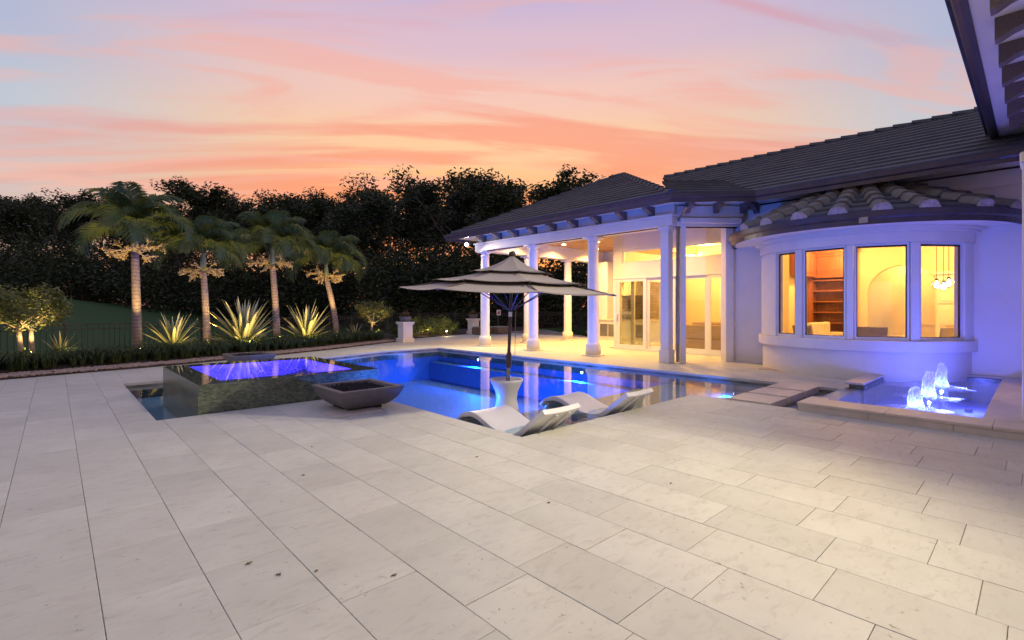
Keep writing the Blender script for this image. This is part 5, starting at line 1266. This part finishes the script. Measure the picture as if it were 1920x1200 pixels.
OAKL = ['dark oak past the end of the fence beyond the lawn mound', 'dark oak on the lawn mound behind the double trunk sapling', 'dark oak between the sapling and the tallest palm beyond the lawn', 'tall dark oak peaking beside the tallest palm crown', 'low dark oak behind the tallest palm', 'low dark oak between the tallest and the shorter palm', 'dark oak behind the shorter palm', 'tall dark oak behind the palm between the agaves', 'tall bushy oak between that palm and the leaning palm', 'dark oak behind the leaning palm crown', 'dark oak behind the small yellow green tree', 'dark oak behind the bromeliad pedestal', 'tallest dark oak, behind the hedge and the lanai floodlight', 'tall airy oak rising behind the parasol and the lanai roof edge', 'dark oak whose top shows above the lanai roof slope', 'dark oak hidden behind the lanai roof']
def at_px(px_, Z): X = (px_ - 960) / 920 * Z; return (.731 * X + .682 * Z, -.682 * X + .731 * Z)
for i, (px_, Z, ty) in enumerate(((-70, 74, 372), (15, 70, 366), (85, 66, 372), (160, 58, 346), (245, 66, 388), (330, 62, 384), (415, 60, 378), (488, 55, 350), (560, 52, 344), (632, 58, 360), (695, 54, 364), (765, 44, 336), (850, 40, 310), (935, 41, 318), (1005, 46, 350), (1080, 48, 372),
                                  (45, 88, 385), (200, 84, 392), (290, 86, 398), (375, 82, 392), (455, 78, 385), (600, 76, 375), (730, 70, 372), (810, 60, 345), (900, 56, 340))):
    x, y = at_px(px_, Z); h_ = 1.4 + (578 - ty) / 920 * Z - hill(x, y)
    TREES.append((x, y, h_))
    oak(x, y, h_, i % 3, i * 1.9, OAKL[i] if i < len(OAKL) else 'dark evergreen oak in the second row of the tree line beyond the lawn')
# low undergrowth under the tree line: one mass
b = B(); rr = random.Random(5)
for q in range(620):
    px_ = rr.uniform(-150, 1150); Z = rr.uniform(44, 80) if px_ < 680 else rr.uniform(34, 52); x, y = at_px(px_, Z)
    leaf_cloud(b, Vector((x, y, hill(x, y) + rr.uniform(.4, 5.4))), rr.uniform(1.4, 2.4), 110, .40, rr, .7)
tag(b.build('undergrowth', 'darkleaf'), 'dark tangled undergrowth beneath the tree line', 'undergrowth', kind='stuff')

def small_tree(x, y, seed, h0, l0, r0, label, lmat, stems, crad, nleaf, lsize, lev=3, z=.1):
    t = thing('garden_tree', label, 'tree', (x, y, z)); rr = random.Random(seed); tips = []
    lv = B()
    for k, (ox, oy, lx, ly) in enumerate(stems):
        wood = B(); wood.tube([(ox, oy, -.1), (ox + lx * .5, oy + ly * .5, h0 * .5), (ox + lx, oy + ly, h0)], [r0 * 1.1, r0, r0 * .8], 10)
        for q in range(4):
            a = q * 1.6 + k + rr.uniform(-.3, .3)
            grow(rr, Vector((ox + lx, oy + ly, h0 * rr.uniform(.92, 1.0))), Vector((math.cos(a), math.sin(a), rr.uniform(.25, 1.6))).normalized(), l0, r0 * .36, 1, lev, wood, tips, .22, .70, (2, 3), 3)
        wood.build('trunk', 'palebark', t, smooth=True, local=True)
    for p, l in tips: leaf_cloud(lv, p, crad * rr.uniform(.7, 1.2), nleaf, lsize, rr)
    lv.build('crown', lmat, t, local=True)
small_tree(-.5, 16.3, 3, .88, .36, .055, 'double trunk sapling with pale lit stems at the end of the bed', 'yellowleaf', [(-.05, 0, -.07, 0), (.12, .05, -.03, .02)], .25, 17, .095, 4)
small_tree(10.4, 20.4, 8, .62, .36, .05, 'small round yellow green tree lit from below behind the pedestal', 'yellowleaf', [(0, 0, .03, 0)], .24, 15, .10, 4)
def shrub(x, y, s, seed, label, lmat='midleaf', grp='rounded shrubs in the hedge'):
    rr = random.Random(seed); t = thing('shrub', label, 'shrub', (x, y, .05), 0, grp); lv, wood = B(), B()
    for q in range(46):
        a, e = rr.uniform(0, 6.28), rr.uniform(.15, 1.5); d = Vector((math.cos(a) * math.cos(e), math.sin(a) * math.cos(e), math.sin(e) * .95)); l = s * rr.uniform(.55, 1.08)
        wood.tube([(0, 0, 0), d * l * .6 + Vector((0, 0, .05)), d * l], [.012, .008, .003], 4, cap=False); leaf_cloud(lv, d * l, s * .20, 20, .085, rr); leaf_cloud(lv, d * l * .65, s * .22, 12, .085, rr)
    wood.build('stem', 'bark', t, local=True); lv.build('foliage', lmat, t, local=True)
for i, (x, y, s, lb) in enumerate(((11.6, 20.2, .72, 'leafy green shrub directly behind the bromeliad pedestal'), (12.6, 20.7, .85, 'leafy green shrub next to the bromeliad pedestal'), (13.7, 21.1, .95, 'full green shrub in the middle of the hedge by the path light'), (14.9, 21.6, .90, 'rounded green shrub between the path light and the end shrub'), (15.7, 21.9, .7, 'end shrub of the hedge before the far pedestal'))):
    shrub(x, y, s, i + 30, lb)
shrub(-2.3, 15.2, .55, 41, 'dark low bush at the end of the planting bed beyond the sapling', 'strap')
# hedge seen between the lanai columns
for i, (x, y) in enumerate(((25.5, 25.0), (27.5, 22.5), (30, 20.5), (23.0, 27.5), (20.5, 29.5))):
    shrub(x, y, 2.2, 50 + i, 'tall dark hedge bush standing behind the picket fence', 'darkleaf', 'dark bushes behind the fence')

# strap leaf ground cover and pebbles along the border: each one mass
def bed_pt(x, d): return (x - .32 * d, edge_y(x) + d * .93)
b = B(); rr = random.Random(9)
for q in range(760):
    x = rr.uniform(-6.0, 10.9); d = .85 + 1.5 * rr.random() ** 1.3
    cx_, cy_ = bed_pt(x, d)
    if abs(cx_ - 10.64) < .5 and abs(cy_ - 17.9) < .5: continue
    hgt = rr.uniform(.26, .40)
    for k in range(30):
        a = rr.uniform(0, 6.28); l = hgt * rr.uniform(.7, 1.2); o_ = rr.uniform(.35, .95); w = .0075
        dx, dy = math.cos(a), math.sin(a); bx, by = cx_ + dx * .04, cy_ + dy * .04; sx_, sy_ = -dy * w, dx * w; z0 = .09
        m1 = (bx + dx * l * .28 * o_, by + dy * l * .28 * o_, z0 + l * .75); m2 = (bx + dx * l * .68 * o_, by + dy * l * .68 * o_, z0 + l * (1.0 - .25 * o_)); m3 = (bx + dx * l * 1.05 * o_, by + dy * l * 1.05 * o_, z0 + l * (.95 - .6 * o_))
        b.add([(bx - sx_, by - sy_, z0), (bx + sx_, by + sy_, z0), (m1[0] + sx_, m1[1] + sy_, m1[2]), (m1[0] - sx_, m1[1] - sy_, m1[2]), (m2[0] + sx_, m2[1] + sy_, m2[2]), (m2[0] - sx_, m2[1] - sy_, m2[2]), m3], [(0, 1, 2, 3), (3, 2, 4, 5), (5, 4, 6)])
tag(b.build('ground_cover', 'strap'), 'dark green strap leaf ground cover filling the planting bed', 'ground cover', kind='stuff')
b = B(); rr = random.Random(12)
for q in range(5200):
    x = rr.uniform(-5.5, 10.6); d = rr.uniform(.02, .80); cx_, cy_ = bed_pt(x, d); r_ = rr.uniform(.018, .044); z0 = .038 + rr.uniform(0, .012); a = rr.uniform(0, 3.14); ca, sa = math.cos(a), math.sin(a); el_ = rr.uniform(1, 1.6)
    vs = []
    for zz_, rf in ((-.5, .75), (.25, 1.), ):
        for k in range(5): u, v = r_ * el_ * rf * math.cos(k * 1.2566), r_ * rf * math.sin(k * 1.2566); vs.append((cx_ + u * ca - v * sa, cy_ + u * sa + v * ca, z0 + zz_ * r_ * .7))
    vs.append((cx_, cy_, z0 + r_ * .62))
    b.add(vs, [(k, (k + 1) % 5, 5 + (k + 1) % 5, 5 + k) for k in range(5)] + [(5 + k, 5 + (k + 1) % 5, 10) for k in range(5)])
tag(b.build('pebble_border', 'pebble'), 'strip of tan river pebbles between the paving and the planting bed', 'pebbles', kind='stuff')
